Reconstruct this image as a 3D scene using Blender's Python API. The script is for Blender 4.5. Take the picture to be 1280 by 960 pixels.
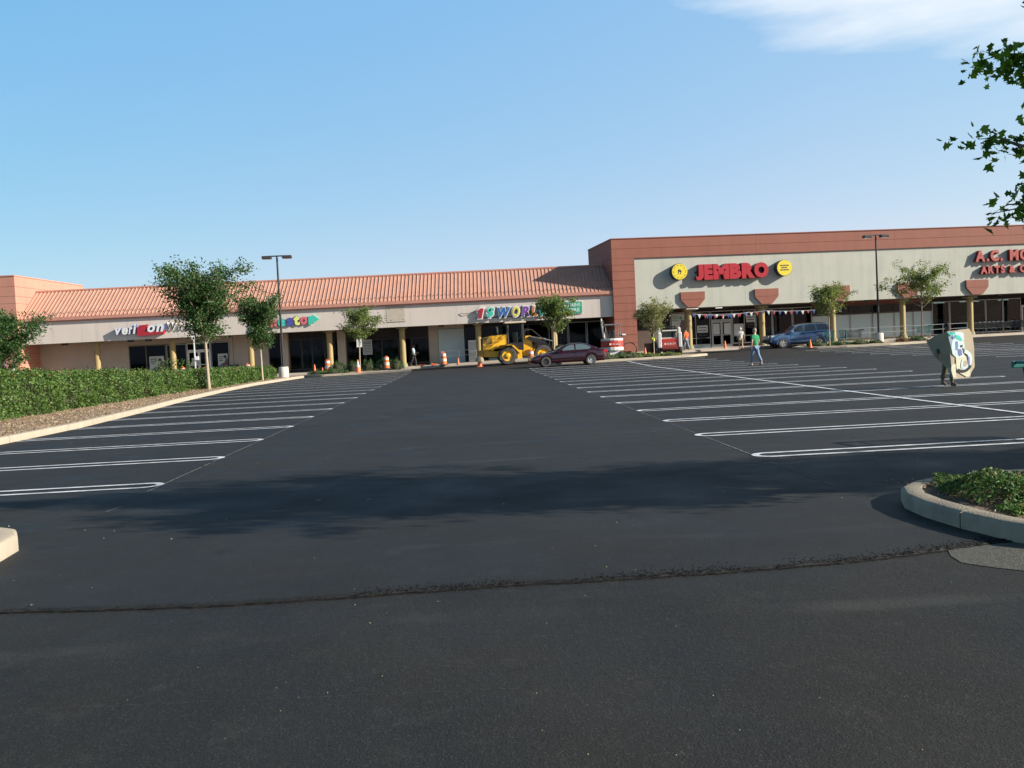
import bpy, bmesh, math, random
import numpy as np
from mathutils import Vector, Matrix
R = math.radians
random.seed(7); rng = np.random.default_rng(11)
scn = bpy.context.scene
for o in list(bpy.data.objects): bpy.data.objects.remove(o)
col = scn.collection

# ------------------------------------------------------------------ camera
FPX = 1173.0
cam = bpy.data.cameras.new('camera'); co = bpy.data.objects.new('camera', cam); col.objects.link(co)
cam.sensor_width = 36.0; cam.lens = 36.0*FPX/1280.0; cam.clip_start = 0.1; cam.clip_end = 4000
roll, yaw, pit = R(2.8), R(2.47), math.atan(49.5/FPX)
fw = Vector((math.sin(yaw)*math.cos(pit), math.cos(yaw)*math.cos(pit), -math.sin(pit)))
rt = Vector((math.cos(yaw), -math.sin(yaw), 0)); up = rt.cross(fw)
cr = rt*math.cos(roll) - up*math.sin(roll); cu_ = rt*math.sin(roll) + up*math.cos(roll)
mw = Matrix(((cr.x, cu_.x, -fw.x, 0), (cr.y, cu_.y, -fw.y, 0), (cr.z, cu_.z, -fw.z, 1.6), (0, 0, 0, 1)))
co.matrix_world = mw
scn.camera = co
scn.render.resolution_x = 1024; scn.render.resolution_y = 768

# ------------------------------------------------------------------ sky, sun, exposure
SUN = Vector((6.4, -2.0, 3.0)).normalized()
el = math.asin(SUN.z); az = math.atan2(SUN.x, SUN.y)
w = bpy.data.worlds.new('World'); scn.world = w; w.use_nodes = True
nt = w.node_tree; nt.nodes.clear()
def N(t, ty, **k):
    n = t.nodes.new(ty)
    for a, b in k.items(): setattr(n, a, b)
    return n
sky = N(nt, 'ShaderNodeTexSky'); sky.sky_type = 'NISHITA'; sky.sun_disc = False
sky.sun_elevation = el; sky.sun_rotation = az; sky.altitude = 50; sky.air_density = 1.0; sky.dust_density = 0.4; sky.ozone_density = 5.0
bg = N(nt, 'ShaderNodeBackground'); bg.inputs[1].default_value = 0.125
wo = N(nt, 'ShaderNodeOutputWorld')
# a real high cloud: a veil at a direction of the sky dome (object-space direction, not the screen)
tc = N(nt, 'ShaderNodeTexCoord'); mp = N(nt, 'ShaderNodeMapping')
CAZ, CEL = R(27.0), R(19)
mp.vector_type = 'POINT'; mp.inputs['Rotation'].default_value = (0, 0, CAZ)
nt.links.new(tc.outputs['Generated'], mp.inputs['Vector'])
sep = N(nt, 'ShaderNodeSeparateXYZ'); nt.links.new(mp.outputs[0], sep.inputs[0])
def M(t, op, a=None, b=None, c=None, clamp=False):
    n = N(t, 'ShaderNodeMath', operation=op); n.use_clamp = clamp
    for i, x in enumerate((a, b, c)):
        if x is None: continue
        if isinstance(x, (int, float)): n.inputs[i].default_value = x
        else: t.links.new(x, n.inputs[i])
    return n.outputs[0]
mz = N(nt, 'ShaderNodeMapping'); mz.inputs['Scale'].default_value = (2.2, 2.2, 11.0)
mz.inputs['Rotation'].default_value = (0, R(10), 0)
nt.links.new(mp.outputs[0], mz.inputs['Vector'])
nz = N(nt, 'ShaderNodeTexNoise'); nz.inputs['Scale'].default_value = 2.2; nz.inputs['Detail'].default_value = 7; nz.inputs['Roughness'].default_value = .55
nt.links.new(mz.outputs[0], nz.inputs['Vector'])
# elliptical patch centred on x=0, elevation CEL
ex = M(nt, 'DIVIDE', M(nt, 'ADD', sep.outputs[0], 0.0), 0.25)
ez = M(nt, 'DIVIDE', M(nt, 'SUBTRACT', M(nt, 'ADD', sep.outputs[2], M(nt, 'MULTIPLY', sep.outputs[0], 0.16)), 0.335), 0.075)
rr = M(nt, 'ADD', M(nt, 'MULTIPLY', ex, ex), M(nt, 'MULTIPLY', ez, ez))
ramp = M(nt, 'SUBTRACT', 1.25, rr)
msk = M(nt, 'ADD', ramp, M(nt, 'MULTIPLY', M(nt, 'SUBTRACT', nz.outputs[0], 0.5), 2.4))
front = M(nt, 'GREATER_THAN', sep.outputs[1], 0.0)
msk = M(nt, 'MULTIPLY', M(nt, 'MULTIPLY', msk, 0.9, clamp=True), front)
msk = M(nt, 'MULTIPLY', msk, 0.92)
cm = N(nt, 'ShaderNodeMix', data_type='RGBA'); nt.links.new(msk, cm.inputs[0])
hs = N(nt, 'ShaderNodeHueSaturation'); hs.inputs['Saturation'].default_value = 1.0; hs.inputs['Value'].default_value = 1.0
nt.links.new(sky.outputs[0], hs.inputs['Color'])
sepw = N(nt, 'ShaderNodeSeparateXYZ'); nt.links.new(tc.outputs['Generated'], sepw.inputs[0])
sc_ = N(nt, 'ShaderNodeSeparateColor'); nt.links.new(hs.outputs[0], sc_.inputs[0]); cc_ = N(nt, 'ShaderNodeCombineColor')
zen = N(nt, 'ShaderNodeMapRange'); zen.interpolation_type = 'SMOOTHSTEP'; nt.links.new(sep.outputs[2], zen.inputs[0])
for i_, q_ in enumerate((.34, .80, 1.0, .18)): zen.inputs[i_+1].default_value = q_
for i_, (a_, b_) in enumerate(((.68, .42), (.33, 1.50), (.08, 3.1))):
    side = M(nt, 'MINIMUM', M(nt, 'MAXIMUM', M(nt, 'ADD', 1.0, M(nt, 'MULTIPLY', sepw.outputs[0], (.62, .20, .05)[i_])), (.72, .90, .98)[i_]), 1.22)     # whiter haze towards the sun side
    nt.links.new(M(nt, 'MULTIPLY', M(nt, 'MULTIPLY', M(nt, 'ADD', M(nt, 'MULTIPLY', sc_.outputs[i_], a_), b_), zen.outputs[0]), side), cc_.inputs[i_])
nt.links.new(cc_.outputs[0], cm.inputs[6]); cm.inputs[7].default_value = (3.7, 3.95, 4.2, 1)
nt.links.new(cm.outputs[2], bg.inputs[0]); nt.links.new(bg.outputs[0], wo.inputs[0])
sl = bpy.data.lights.new('sun', 'SUN'); sl.energy = 5.0; sl.angle = R(0.53); sl.color = (1.0, 0.94, 0.84)
so = bpy.data.objects.new('sun', sl); col.objects.link(so); so.rotation_euler = (-SUN).to_track_quat('-Z', 'Y').to_euler()
so.location = (30, -10, 20)
vs = scn.view_settings; vs.view_transform = 'Standard'; vs.look = 'None'; vs.exposure = 1.0; vs.gamma = 1; vs.use_curve_mapping = False

# ------------------------------------------------------------------ helpers
def sstep(a, b, x):
    t = min(1, max(0, (x-a)/(b-a))); return t*t*(3-2*t)
def zg(X, Y):
    y = min(76., max(50., Y))-50.
    return .015*(y*y/8 if y < 4 else y-2)*sstep(-12, 12, X)

def mat(name, c, rough=.7, metal=0, c2=None, ns=3.0, nd=5, amt=.5, bump=0, bs=40, spec=.5, coat=0, trans=0, coords='Object', stretch=None, streak=0):
    m = bpy.data.materials.new(name); m.use_nodes = True; t = m.node_tree
    b = t.nodes['Principled BSDF']; b.inputs['Roughness'].default_value = rough; b.inputs['Metallic'].default_value = metal
    b.inputs['Specular IOR Level'].default_value = spec
    if coat: b.inputs['Coat Weight'].default_value = coat; b.inputs['Coat Roughness'].default_value = .06
    c = tuple(c)+(1,)
    b.inputs['Base Color'].default_value = c
    tcn = N(t, 'ShaderNodeTexCoord')
    src = tcn.outputs[coords]
    if stretch:
        mm = N(t, 'ShaderNodeMapping'); mm.inputs['Scale'].default_value = stretch; t.links.new(src, mm.inputs[0]); src = mm.outputs[0]
    if c2 is not None:
        n = N(t, 'ShaderNodeTexNoise'); n.inputs['Scale'].default_value = ns; n.inputs['Detail'].default_value = nd; n.inputs['Roughness'].default_value = .6
        t.links.new(src, n.inputs['Vector'])
        mr = N(t, 'ShaderNodeMapRange'); mr.inputs[1].default_value = .5-amt*.5; mr.inputs[2].default_value = .5+amt*.5
        t.links.new(n.outputs[0], mr.inputs[0])
        mx = N(t, 'ShaderNodeMix', data_type='RGBA'); t.links.new(mr.outputs[0], mx.inputs[0])
        mx.inputs[6].default_value = c; mx.inputs[7].default_value = tuple(c2)+(1,)
        outc = mx.outputs[2]
        if streak:
            sm = N(t, 'ShaderNodeMapping'); sm.inputs['Scale'].default_value = (1.6, 1.6, .12); t.links.new(tcn.outputs[coords], sm.inputs[0])
            sn = N(t, 'ShaderNodeTexNoise'); sn.inputs['Scale'].default_value = 1.3; sn.inputs['Detail'].default_value = 6; sn.inputs['Roughness'].default_value = .7; t.links.new(sm.outputs[0], sn.inputs['Vector'])
            sr = N(t, 'ShaderNodeMapRange'); sr.inputs[1].default_value = .50; sr.inputs[2].default_value = .75; sr.inputs[4].default_value = streak; t.links.new(sn.outputs[0], sr.inputs[0])
            m2 = N(t, 'ShaderNodeMix', data_type='RGBA'); t.links.new(sr.outputs[0], m2.inputs[0]); t.links.new(outc, m2.inputs[6]); m2.inputs[7].default_value = tuple(x*.5 for x in c[:3])+(1,); outc = m2.outputs[2]
        t.links.new(outc, b.inputs['Base Color'])
    if bump:
        n = N(t, 'ShaderNodeTexNoise'); n.inputs['Scale'].default_value = bs; n.inputs['Detail'].default_value = 4
        t.links.new(src, n.inputs['Vector'])
        bp = N(t, 'ShaderNodeBump'); bp.inputs['Strength'].default_value = bump; bp.inputs['Distance'].default_value = .02
        t.links.new(n.outputs[0], bp.inputs['Height']); t.links.new(bp.outputs[0], b.inputs['Normal'])
    return m
def leafmat(name, c, c2, tr=.35, hue=.5):
    m = bpy.data.materials.new(name); m.use_nodes = True; t = m.node_tree; t.nodes.clear()
    g = N(t, 'ShaderNodeNewGeometry'); mx = N(t, 'ShaderNodeMix', data_type='RGBA')
    pw = M(t, 'POWER', g.outputs['Random Per Island'], 1.4)
    t.links.new(pw, mx.inputs[0]); mx.inputs[6].default_value = tuple(c)+(1,); mx.inputs[7].default_value = tuple(c2)+(1,)
    d = N(t, 'ShaderNodeBsdfPrincipled'); d.inputs['Roughness'].default_value = .55; d.inputs['Specular IOR Level'].default_value = .35
    tl = N(t, 'ShaderNodeBsdfTranslucent'); ms = N(t, 'ShaderNodeMixShader'); ms.inputs[0].default_value = tr
    br = N(t, 'ShaderNodeHueSaturation'); br.inputs['Hue'].default_value = .48; br.inputs['Saturation'].default_value = 1.15; br.inputs['Value'].default_value = 1.5
    t.links.new(mx.outputs[2], d.inputs['Base Color']); t.links.new(mx.outputs[2], br.inputs['Color']); t.links.new(br.outputs[0], tl.inputs[0])
    t.links.new(d.outputs[0], ms.inputs[1]); t.links.new(tl.outputs[0], ms.inputs[2])
    o = N(t, 'ShaderNodeOutputMaterial'); t.links.new(ms.outputs[0], o.inputs[0]); return m
def glassmat(name, tint=(.75, .85, .85), alpha=.5):
    m = bpy.data.materials.new(name); m.use_nodes = True; t = m.node_tree; t.nodes.clear()
    tr = N(t, 'ShaderNodeBsdfTransparent'); tr.inputs[0].default_value = tuple(x*alpha for x in tint)+(1,)
    gl = N(t, 'ShaderNodeBsdfGlossy'); gl.inputs['Roughness'].default_value = .03; gl.inputs[0].default_value = (.9, .95, 1, 1)
    fr = N(t, 'ShaderNodeFresnel'); fr.inputs[0].default_value = 1.5
    ms = N(t, 'ShaderNodeMixShader'); t.links.new(M(t, 'MULTIPLY', fr.outputs[0], .2), ms.inputs[0]); t.links.new(tr.outputs[0], ms.inputs[1]); t.links.new(gl.outputs[0], ms.inputs[2])
    o = N(t, 'ShaderNodeOutputMaterial'); t.links.new(ms.outputs[0], o.inputs[0]); return m
def emit(name, c, s):
    m = bpy.data.materials.new(name); m.use_nodes = True; b = m.node_tree.nodes['Principled BSDF']
    b.inputs['Emission Color'].default_value = tuple(c)+(1,); b.inputs['Emission Strength'].default_value = s; return m

def asphalt(name, base, var, speck, bump):
    m = bpy.data.materials.new(name); m.use_nodes = True; t = m.node_tree; b = t.nodes['Principled BSDF']
    tcn = N(t, 'ShaderNodeTexCoord')
    def noise(sc, det=4, rough=.6, stretch=None):
        n = N(t, 'ShaderNodeTexNoise'); n.inputs['Scale'].default_value = sc; n.inputs['Detail'].default_value = det; n.inputs['Roughness'].default_value = rough
        s = tcn.outputs['Object']
        if stretch:
            mm = N(t, 'ShaderNodeMapping'); mm.inputs['Scale'].default_value = stretch; t.links.new(s, mm.inputs[0]); s = mm.outputs[0]
        t.links.new(s, n.inputs['Vector']); return n.outputs[0]
    def mix(f, a, b_):
        x = N(t, 'ShaderNodeMix', data_type='RGBA')
        for i, q in ((0, f), (6, a), (7, b_)):
            if isinstance(q, tuple): x.inputs[i].default_value = q+(1,)
            elif isinstance(q, (int, float)): x.inputs[i].default_value = q
            else: t.links.new(q, x.inputs[i])
        return x.outputs[2]
    def rng_(v, a, b_, c=0, d=1):
        x = N(t, 'ShaderNodeMapRange'); t.links.new(v, x.inputs[0])
        for i, q in enumerate((a, b_, c, d)): x.inputs[i+1].default_value = q
        return x.outputs[0]
    dark = tuple(x*.85 for x in base); lite = tuple(x*1.12 for x in var); lite = (lite[0]*1.03, lite[1], lite[2]*.95)
    c = mix(rng_(noise(.35, 6, .65), .35, .68), dark, lite)
    # paver lanes and tyre wear run along the driving lane
    c = mix(M(t, 'MULTIPLY', rng_(noise(1.0, 5, .7, (2.2, .12, 1)), .45, .75), .5), c, lite)
    # faint curved tyre scuffs and dusty smears
    wv = N(t, 'ShaderNodeTexWave'); wv.wave_type = 'RINGS'; wv.inputs['Scale'].default_value = .16; wv.inputs['Distortion'].default_value = 5; wv.inputs['Detail'].default_value = 3; wv.inputs['Detail Scale'].default_value = .5
    mw_ = N(t, 'ShaderNodeMapping'); mw_.inputs['Location'].default_value = (3, -14, 0); t.links.new(tcn.outputs['Object'], mw_.inputs[0]); t.links.new(mw_.outputs[0], wv.inputs['Vector'])
    scuff = M(t, 'MULTIPLY', rng_(wv.outputs[0], .965, 1.0), rng_(noise(.6, 4), .48, .66))
    c = mix(M(t, 'MULTIPLY', scuff, .8), c, tuple(x*2.2 for x in var))
    c = mix(M(t, 'MULTIPLY', rng_(noise(3.3, 6, .75), .56, .72), .7), c, tuple(x*1.9 for x in var))
    c = mix(M(t, 'MULTIPLY', rng_(noise(1.7, 3, .5), .66, .72), .5), c, tuple(x*.5 for x in base))
    # fine aggregate
    fine = noise(85, 3, .7)
    c = mix(rng_(fine, .3, .75, 0, .40), c, tuple(x*.45 for x in base))
    vor = N(t, 'ShaderNodeTexVoronoi'); vor.inputs['Scale'].default_value = 120; t.links.new(tcn.outputs['Object'], vor.inputs['Vector'])
    sc = N(t, 'ShaderNodeSeparateColor'); t.links.new(vor.outputs['Color'], sc.inputs[0])
    c = mix(M(t, 'MULTIPLY', M(t, 'GREATER_THAN', sc.outputs[0], 1-speck), .35), c, tuple(x*4.5+.01 for x in base))
    t.links.new(c, b.inputs['Base Color'])
    t.links.new(rng_(noise(.8, 5), .3, .7, .62, .85), b.inputs['Roughness']); b.inputs['Specular IOR Level'].default_value = .28
    bp = N(t, 'ShaderNodeBump'); bp.inputs['Strength'].default_value = bump; bp.inputs['Distance'].default_value = .012
    t.links.new(M(t, 'ADD', fine, M(t, 'MULTIPLY', noise(25, 3), .8)), bp.inputs['Height']); t.links.new(bp.outputs[0], b.inputs['Normal'])
    return m

MT = {}
MT['new_asphalt'] = asphalt('new asphalt', (.0115, .0121, .0127), (.0168, .0172, .0174), .03, .3)
MT['old_asphalt'] = asphalt('worn asphalt', (.0112, .0112, .0108), (.0198, .0190, .0170), .08, .6)
MT['patch'] = asphalt('grey patch asphalt', (.060, .058, .050), (.085, .083, .072), .1, .7)
MT['crumb'] = mat('asphalt crumbs', (.004, .004, .0045), .95, c2=(.016, .0155, .015), spec=.1, ns=20, amt=.4)
MT['paint'] = mat('white road paint', (.72, .74, .76), .6, c2=(.30, .31, .33), ns=5, nd=10, amt=.42, bump=.2, bs=120)
MT['chalk'] = mat('layout chalk', (.20, .195, .19), .9, c2=(.03, .03, .03), ns=14, amt=.35)
MT['kerb'] = mat('kerb concrete', (.37, .315, .24), .85, c2=(.27, .23, .175), ns=2.5, nd=8, amt=.5, bump=.4, bs=60)
MT['kerb_grey'] = mat('grey kerb concrete', (.36, .30, .22), .85, c2=(.20, .165, .12), ns=3.5, nd=8, amt=.5, bump=.5, bs=60)
MT['walk'] = mat('sidewalk concrete', (.42, .35, .28), .85, c2=(.31, .26, .21), ns=.8, nd=8, amt=.5, bump=.2, bs=30)
MT['mulch'] = mat('mulch', (.36, .27, .185), .95, c2=(.20, .14, .095), ns=14, nd=6, amt=.35, bump=1.0, bs=18)
MT['soil'] = mat('soil', (.09, .06, .04), .95, c2=(.17, .12, .08), ns=18, nd=6, amt=.35, bump=1.0, bs=30)
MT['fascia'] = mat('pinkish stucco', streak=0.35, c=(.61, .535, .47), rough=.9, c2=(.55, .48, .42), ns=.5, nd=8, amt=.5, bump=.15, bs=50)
MT['stain'] = mat('patched stucco', (.50, .43, .35), .9, c2=(.42, .36, .29), ns=2, nd=6, amt=.4, bump=.15, bs=50)
MT['stucco'] = mat('cream stucco', streak=0.35, c=(.42, .415, .355), rough=.9, c2=(.36, .365, .31), ns=.6, nd=9, amt=.5, bump=.15, bs=50)
MT['shadewall'] = mat('back wall paint', (.43, .36, .29), .85, c2=(.37, .31, .25), ns=1, amt=.5)
MT['terra'] = mat('terracotta panel', streak=0.4, c=(.25, .083, .052), rough=.75, c2=(.205, .067, .043), ns=.7, nd=7, amt=.5, bump=.1, bs=40)
MT['salmon'] = mat('salmon panel', streak=0.3, c=(.45, .215, .155), rough=.75, c2=(.40, .185, .13), ns=.7, nd=7, amt=.5, bump=.1, bs=40)
MT['roof'] = mat('ribbed roof coating', streak=0.5, c=(.50, .272, .20), rough=.6, c2=(.44, .235, .17), ns=1.2, nd=7, amt=.5)
MT['trim'] = mat('roof trim', streak=0.4, c=(.50, .24, .175), rough=.6, c2=(.45, .21, .155), ns=2, amt=.5)
MT['joint'] = mat('joint shadow gap', (.07, .035, .03), .9)
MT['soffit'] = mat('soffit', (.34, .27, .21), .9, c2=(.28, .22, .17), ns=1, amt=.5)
MT['column'] = mat('ochre column paint', (.31, .225, .090), .6, c2=(.26, .19, .075), ns=3, amt=.5, bump=.1, bs=30)
MT['colbase'] = mat('column base', (.24, .22, .11), .8, c2=(.17, .16, .09), ns=4, amt=.5)
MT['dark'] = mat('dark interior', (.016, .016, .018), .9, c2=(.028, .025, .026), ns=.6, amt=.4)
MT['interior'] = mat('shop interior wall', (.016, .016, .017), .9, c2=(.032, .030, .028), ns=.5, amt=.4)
MT['glass'] = glassmat('shop glass', (.62, .78, .78), .75)
MT['frame'] = mat('aluminium frame', (.38, .38, .36), .45, metal=.4)
MT['darkframe'] = mat('dark bronze frame', (.05, .045, .04), .5, metal=.3)
MT['panel'] = mat('pale blue window film', (.42, .50, .50), .7, c2=(.38, .46, .465), ns=.7, amt=.5)
MT['reddoor'] = mat('dark red door', (.16, .05, .035), .6)
MT['white'] = mat('white paint', (.74, .74, .72), .5, c2=(.66, .66, .64), ns=4, amt=.5)
MT['paper'] = mat('poster paper', (.50, .51, .48), .8, c2=(.40, .42, .40), ns=2, amt=.5)
MT['shelf'] = mat('merchandise', (.16, .07, .06), .8, c2=(.10, .16, .20), ns=5, nd=2, amt=.12)
MT['shelf2'] = mat('pale merchandise', (.24, .24, .22), .8, c2=(.08, .10, .12), ns=7, nd=2, amt=.12)
MT['black'] = mat('black metal', (.018, .018, .022), .45, metal=.2)
MT['bronze'] = mat('lamp head metal', (.05, .045, .045), .5, metal=.3)
MT['conc'] = mat('lamp base concrete', (.52, .49, .42), .85, c2=(.40, .38, .32), ns=5, amt=.5, bump=.3, bs=40)
MT['steel'] = mat('galvanised steel', (.45, .47, .48), .35, metal=.8)
MT['bark'] = mat('bark', (.21, .165, .12), .9, c2=(.12, .09, .065), ns=9, amt=.4, bump=.6, bs=20, stretch=(1, 1, .3))
MT['barkl'] = mat('pale bark', (.36, .30, .21), .9, c2=(.25, .20, .14), ns=9, amt=.4, bump=.4, bs=20, stretch=(1, 1, .3))
MT['leafd'] = leafmat('dark leaves', (.022, .060, .016), (.060, .130, .030), .28)
MT['leafm'] = leafmat('maple leaves', (.030, .085, .015), (.17, .31, .05), .5)
MT['leafl'] = leafmat('light leaves', (.075, .125, .030), (.20, .25, .070), .38)
MT['leafy'] = leafmat('dry olive leaves', (.13, .16, .06), (.30, .29, .13), .3)
MT['leafh'] = leafmat('hedge leaves', (.038, .085, .018), (.120, .195, .045), .25)
MT['leafr'] = leafmat('reddish tips', (.16, .10, .04), (.26, .12, .06), .3)
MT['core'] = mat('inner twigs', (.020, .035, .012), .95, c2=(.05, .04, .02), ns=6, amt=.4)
MT['needle'] = leafmat('groundcover leaves', (.020, .060, .015), (.11, .19, .045), .25)
MT['chip'] = leafmat('bark chip', (.24, .16, .10), (.44, .35, .25), .1)
MT['straw'] = leafmat('dry leaves', (.45, .34, .16), (.62, .54, .30), .2)
MT['orange'] = mat('safety orange', (.80, .16, .035), .5, c2=(.68, .13, .03), ns=6, amt=.5)
MT['reflw'] = mat('dirty reflective white', (.68, .60, .52), .4, c2=(.52, .42, .34), ns=8, amt=.5)
MT['rubber'] = mat('rubber', (.022, .022, .022), .85, c2=(.05, .048, .044), ns=6, amt=.4)
MT['tyre'] = mat('dusty tyre', (.045, .043, .04), .9, c2=(.085, .08, .07), ns=5, amt=.5, bump=.5, bs=25)
MT['yellow'] = mat('machine yellow', (.90, .47, .015), .4, c2=(.78, .39, .015), ns=3, amt=.5, coat=.3)
MT['burg'] = mat('dark burgundy car paint', (.030, .004, .010), .22, metal=.2, coat=1, spec=.5)
MT['blue'] = mat('blue car paint', (.050, .115, .235), .3, metal=.35, coat=1)
MT['carglass'] = mat('car glass', (.015, .02, .024), .06, spec=.8)
MT['carglass2'] = mat('pale car glass', (.09, .13, .14), .08, spec=.8)
MT['chrome'] = mat('bright wheel metal', (.62, .62, .62), .3, metal=.7)
MT['wheelw'] = mat('wheel cover', (.50, .50, .49), .4, metal=.3)
MT['redlamp'] = mat('red lens', (.45, .02, .03), .2, coat=.5)
MT['headlamp'] = mat('clear lens', (.45, .45, .45), .15, coat=.5)
MT['bobred'] = mat('machine red', (.50, .045, .030), .45, c2=(.42, .04, .03), ns=4, amt=.5)
MT['bobwhite'] = mat('machine white', (.66, .64, .60), .45, c2=(.55, .52, .48), ns=5, amt=.5)
MT['red'] = mat('sign red', (.36, .010, .020), .35, coat=.3)
MT['redside'] = mat('sign red return', (.16, .008, .012), .5)
MT['brick_red'] = mat('faded sign red', (.33, .050, .038), .5)
MT['signyellow'] = mat('sign yellow', (.66, .52, .03), .5)
MT['signdark'] = mat('sign return dark', (.05, .05, .055), .5)
MT['blueside'] = mat('blue shadow side return', (.10, .13, .33), .5)  # shadow side of the white letters, put into the colour of their returns
MT['signblue'] = mat('sign blue', (.02, .12, .38), .4)
MT['purple'] = mat('sign purple', (.22, .05, .32), .4)
MT['teal'] = mat('sign teal', (.06, .50, .38), .4)
MT['lime'] = mat('sign pale yellow', (.72, .72, .20), .4)
MT['pink'] = mat('sign pink', (.62, .13, .16), .4)
MT['signorange'] = mat('sign orange', (.75, .20, .03), .4)
MT['green'] = mat('banner green', (.02, .30, .17), .5)
MT['navy'] = mat('sign navy', (.07, .08, .30), .4)
MT['skin'] = mat('skin', (.50, .28, .19), .6)
MT['skind'] = mat('dark skin', (.10, .055, .035), .6)
MT['hairg'] = mat('grey blond hair', (.36, .27, .16), .8, c2=(.25, .21, .16), ns=40, amt=.5)
MT['hairb'] = mat('black hair', (.015, .012, .01), .8)
MT['cardboard'] = mat('painted cardboard', (.46, .39, .27), .8, c2=(.35, .29, .20), ns=3, nd=6, amt=.5)
MT['cardshade'] = mat('shade toned cardboard', (.30, .26, .17), .8, c2=(.21, .19, .13), ns=3, nd=6, amt=.5)  # darker copy of cardboard; shade on the bent-back part put into the colour
def cloth(n, c): return mat(n, c, .9, c2=tuple(x*.75 for x in c), ns=9, amt=.5, bump=.3, bs=25)
MT['tgreen'] = cloth('green cotton', (.015, .22, .09)); MT['jeans'] = cloth('jeans', (.16, .24, .36)); MT['khaki'] = cloth('khaki', (.46, .37, .24))
MT['twhite'] = cloth('white cotton', (.68, .66, .60)); MT['hivis'] = cloth('hi-vis yellow', (.62, .80, .10)); MT['torange'] = cloth('orange shirt', (.80, .12, .03))
MT['tdark'] = cloth('dark cloth', (.03, .03, .035)); MT['tblue'] = cloth('light blue shirt', (.42, .55, .62)); MT['olive'] = cloth('olive', (.12, .11, .06))
MT['tgrey'] = cloth('grey blue trousers', (.22, .26, .32)); MT['boot'] = mat('boots', (.12, .08, .05), .8); MT['shoe'] = mat('tan shoes', (.42, .34, .25), .8)
MT['carttop'] = mat('green cart plastic', (.01, .13, .115), .35)
MT['cartwire'] = mat('cart wire', (.28, .31, .33), .4, metal=.7)
MT['cartdark'] = mat('dark cart wire', (.06, .065, .07), .5, metal=.5)
MT['railgrey'] = mat('dull galvanised rail', (.20, .22, .22), .5, metal=.3)
MT['tube'] = emit('lit fluorescent tube', (1, .95, .85), .5)
MT['rust'] = mat('rusty brown drum', (.14, .085, .055), .8, c2=(.09, .05, .035), ns=5, amt=.5)
MT['pblue'] = mat('pennant blue', (.02, .05, .20), .7); MT['pwhite'] = mat('pennant white', (.52, .53, .52), .7); MT['pred'] = mat('pennant red', (.30, .03, .05), .7)

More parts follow.
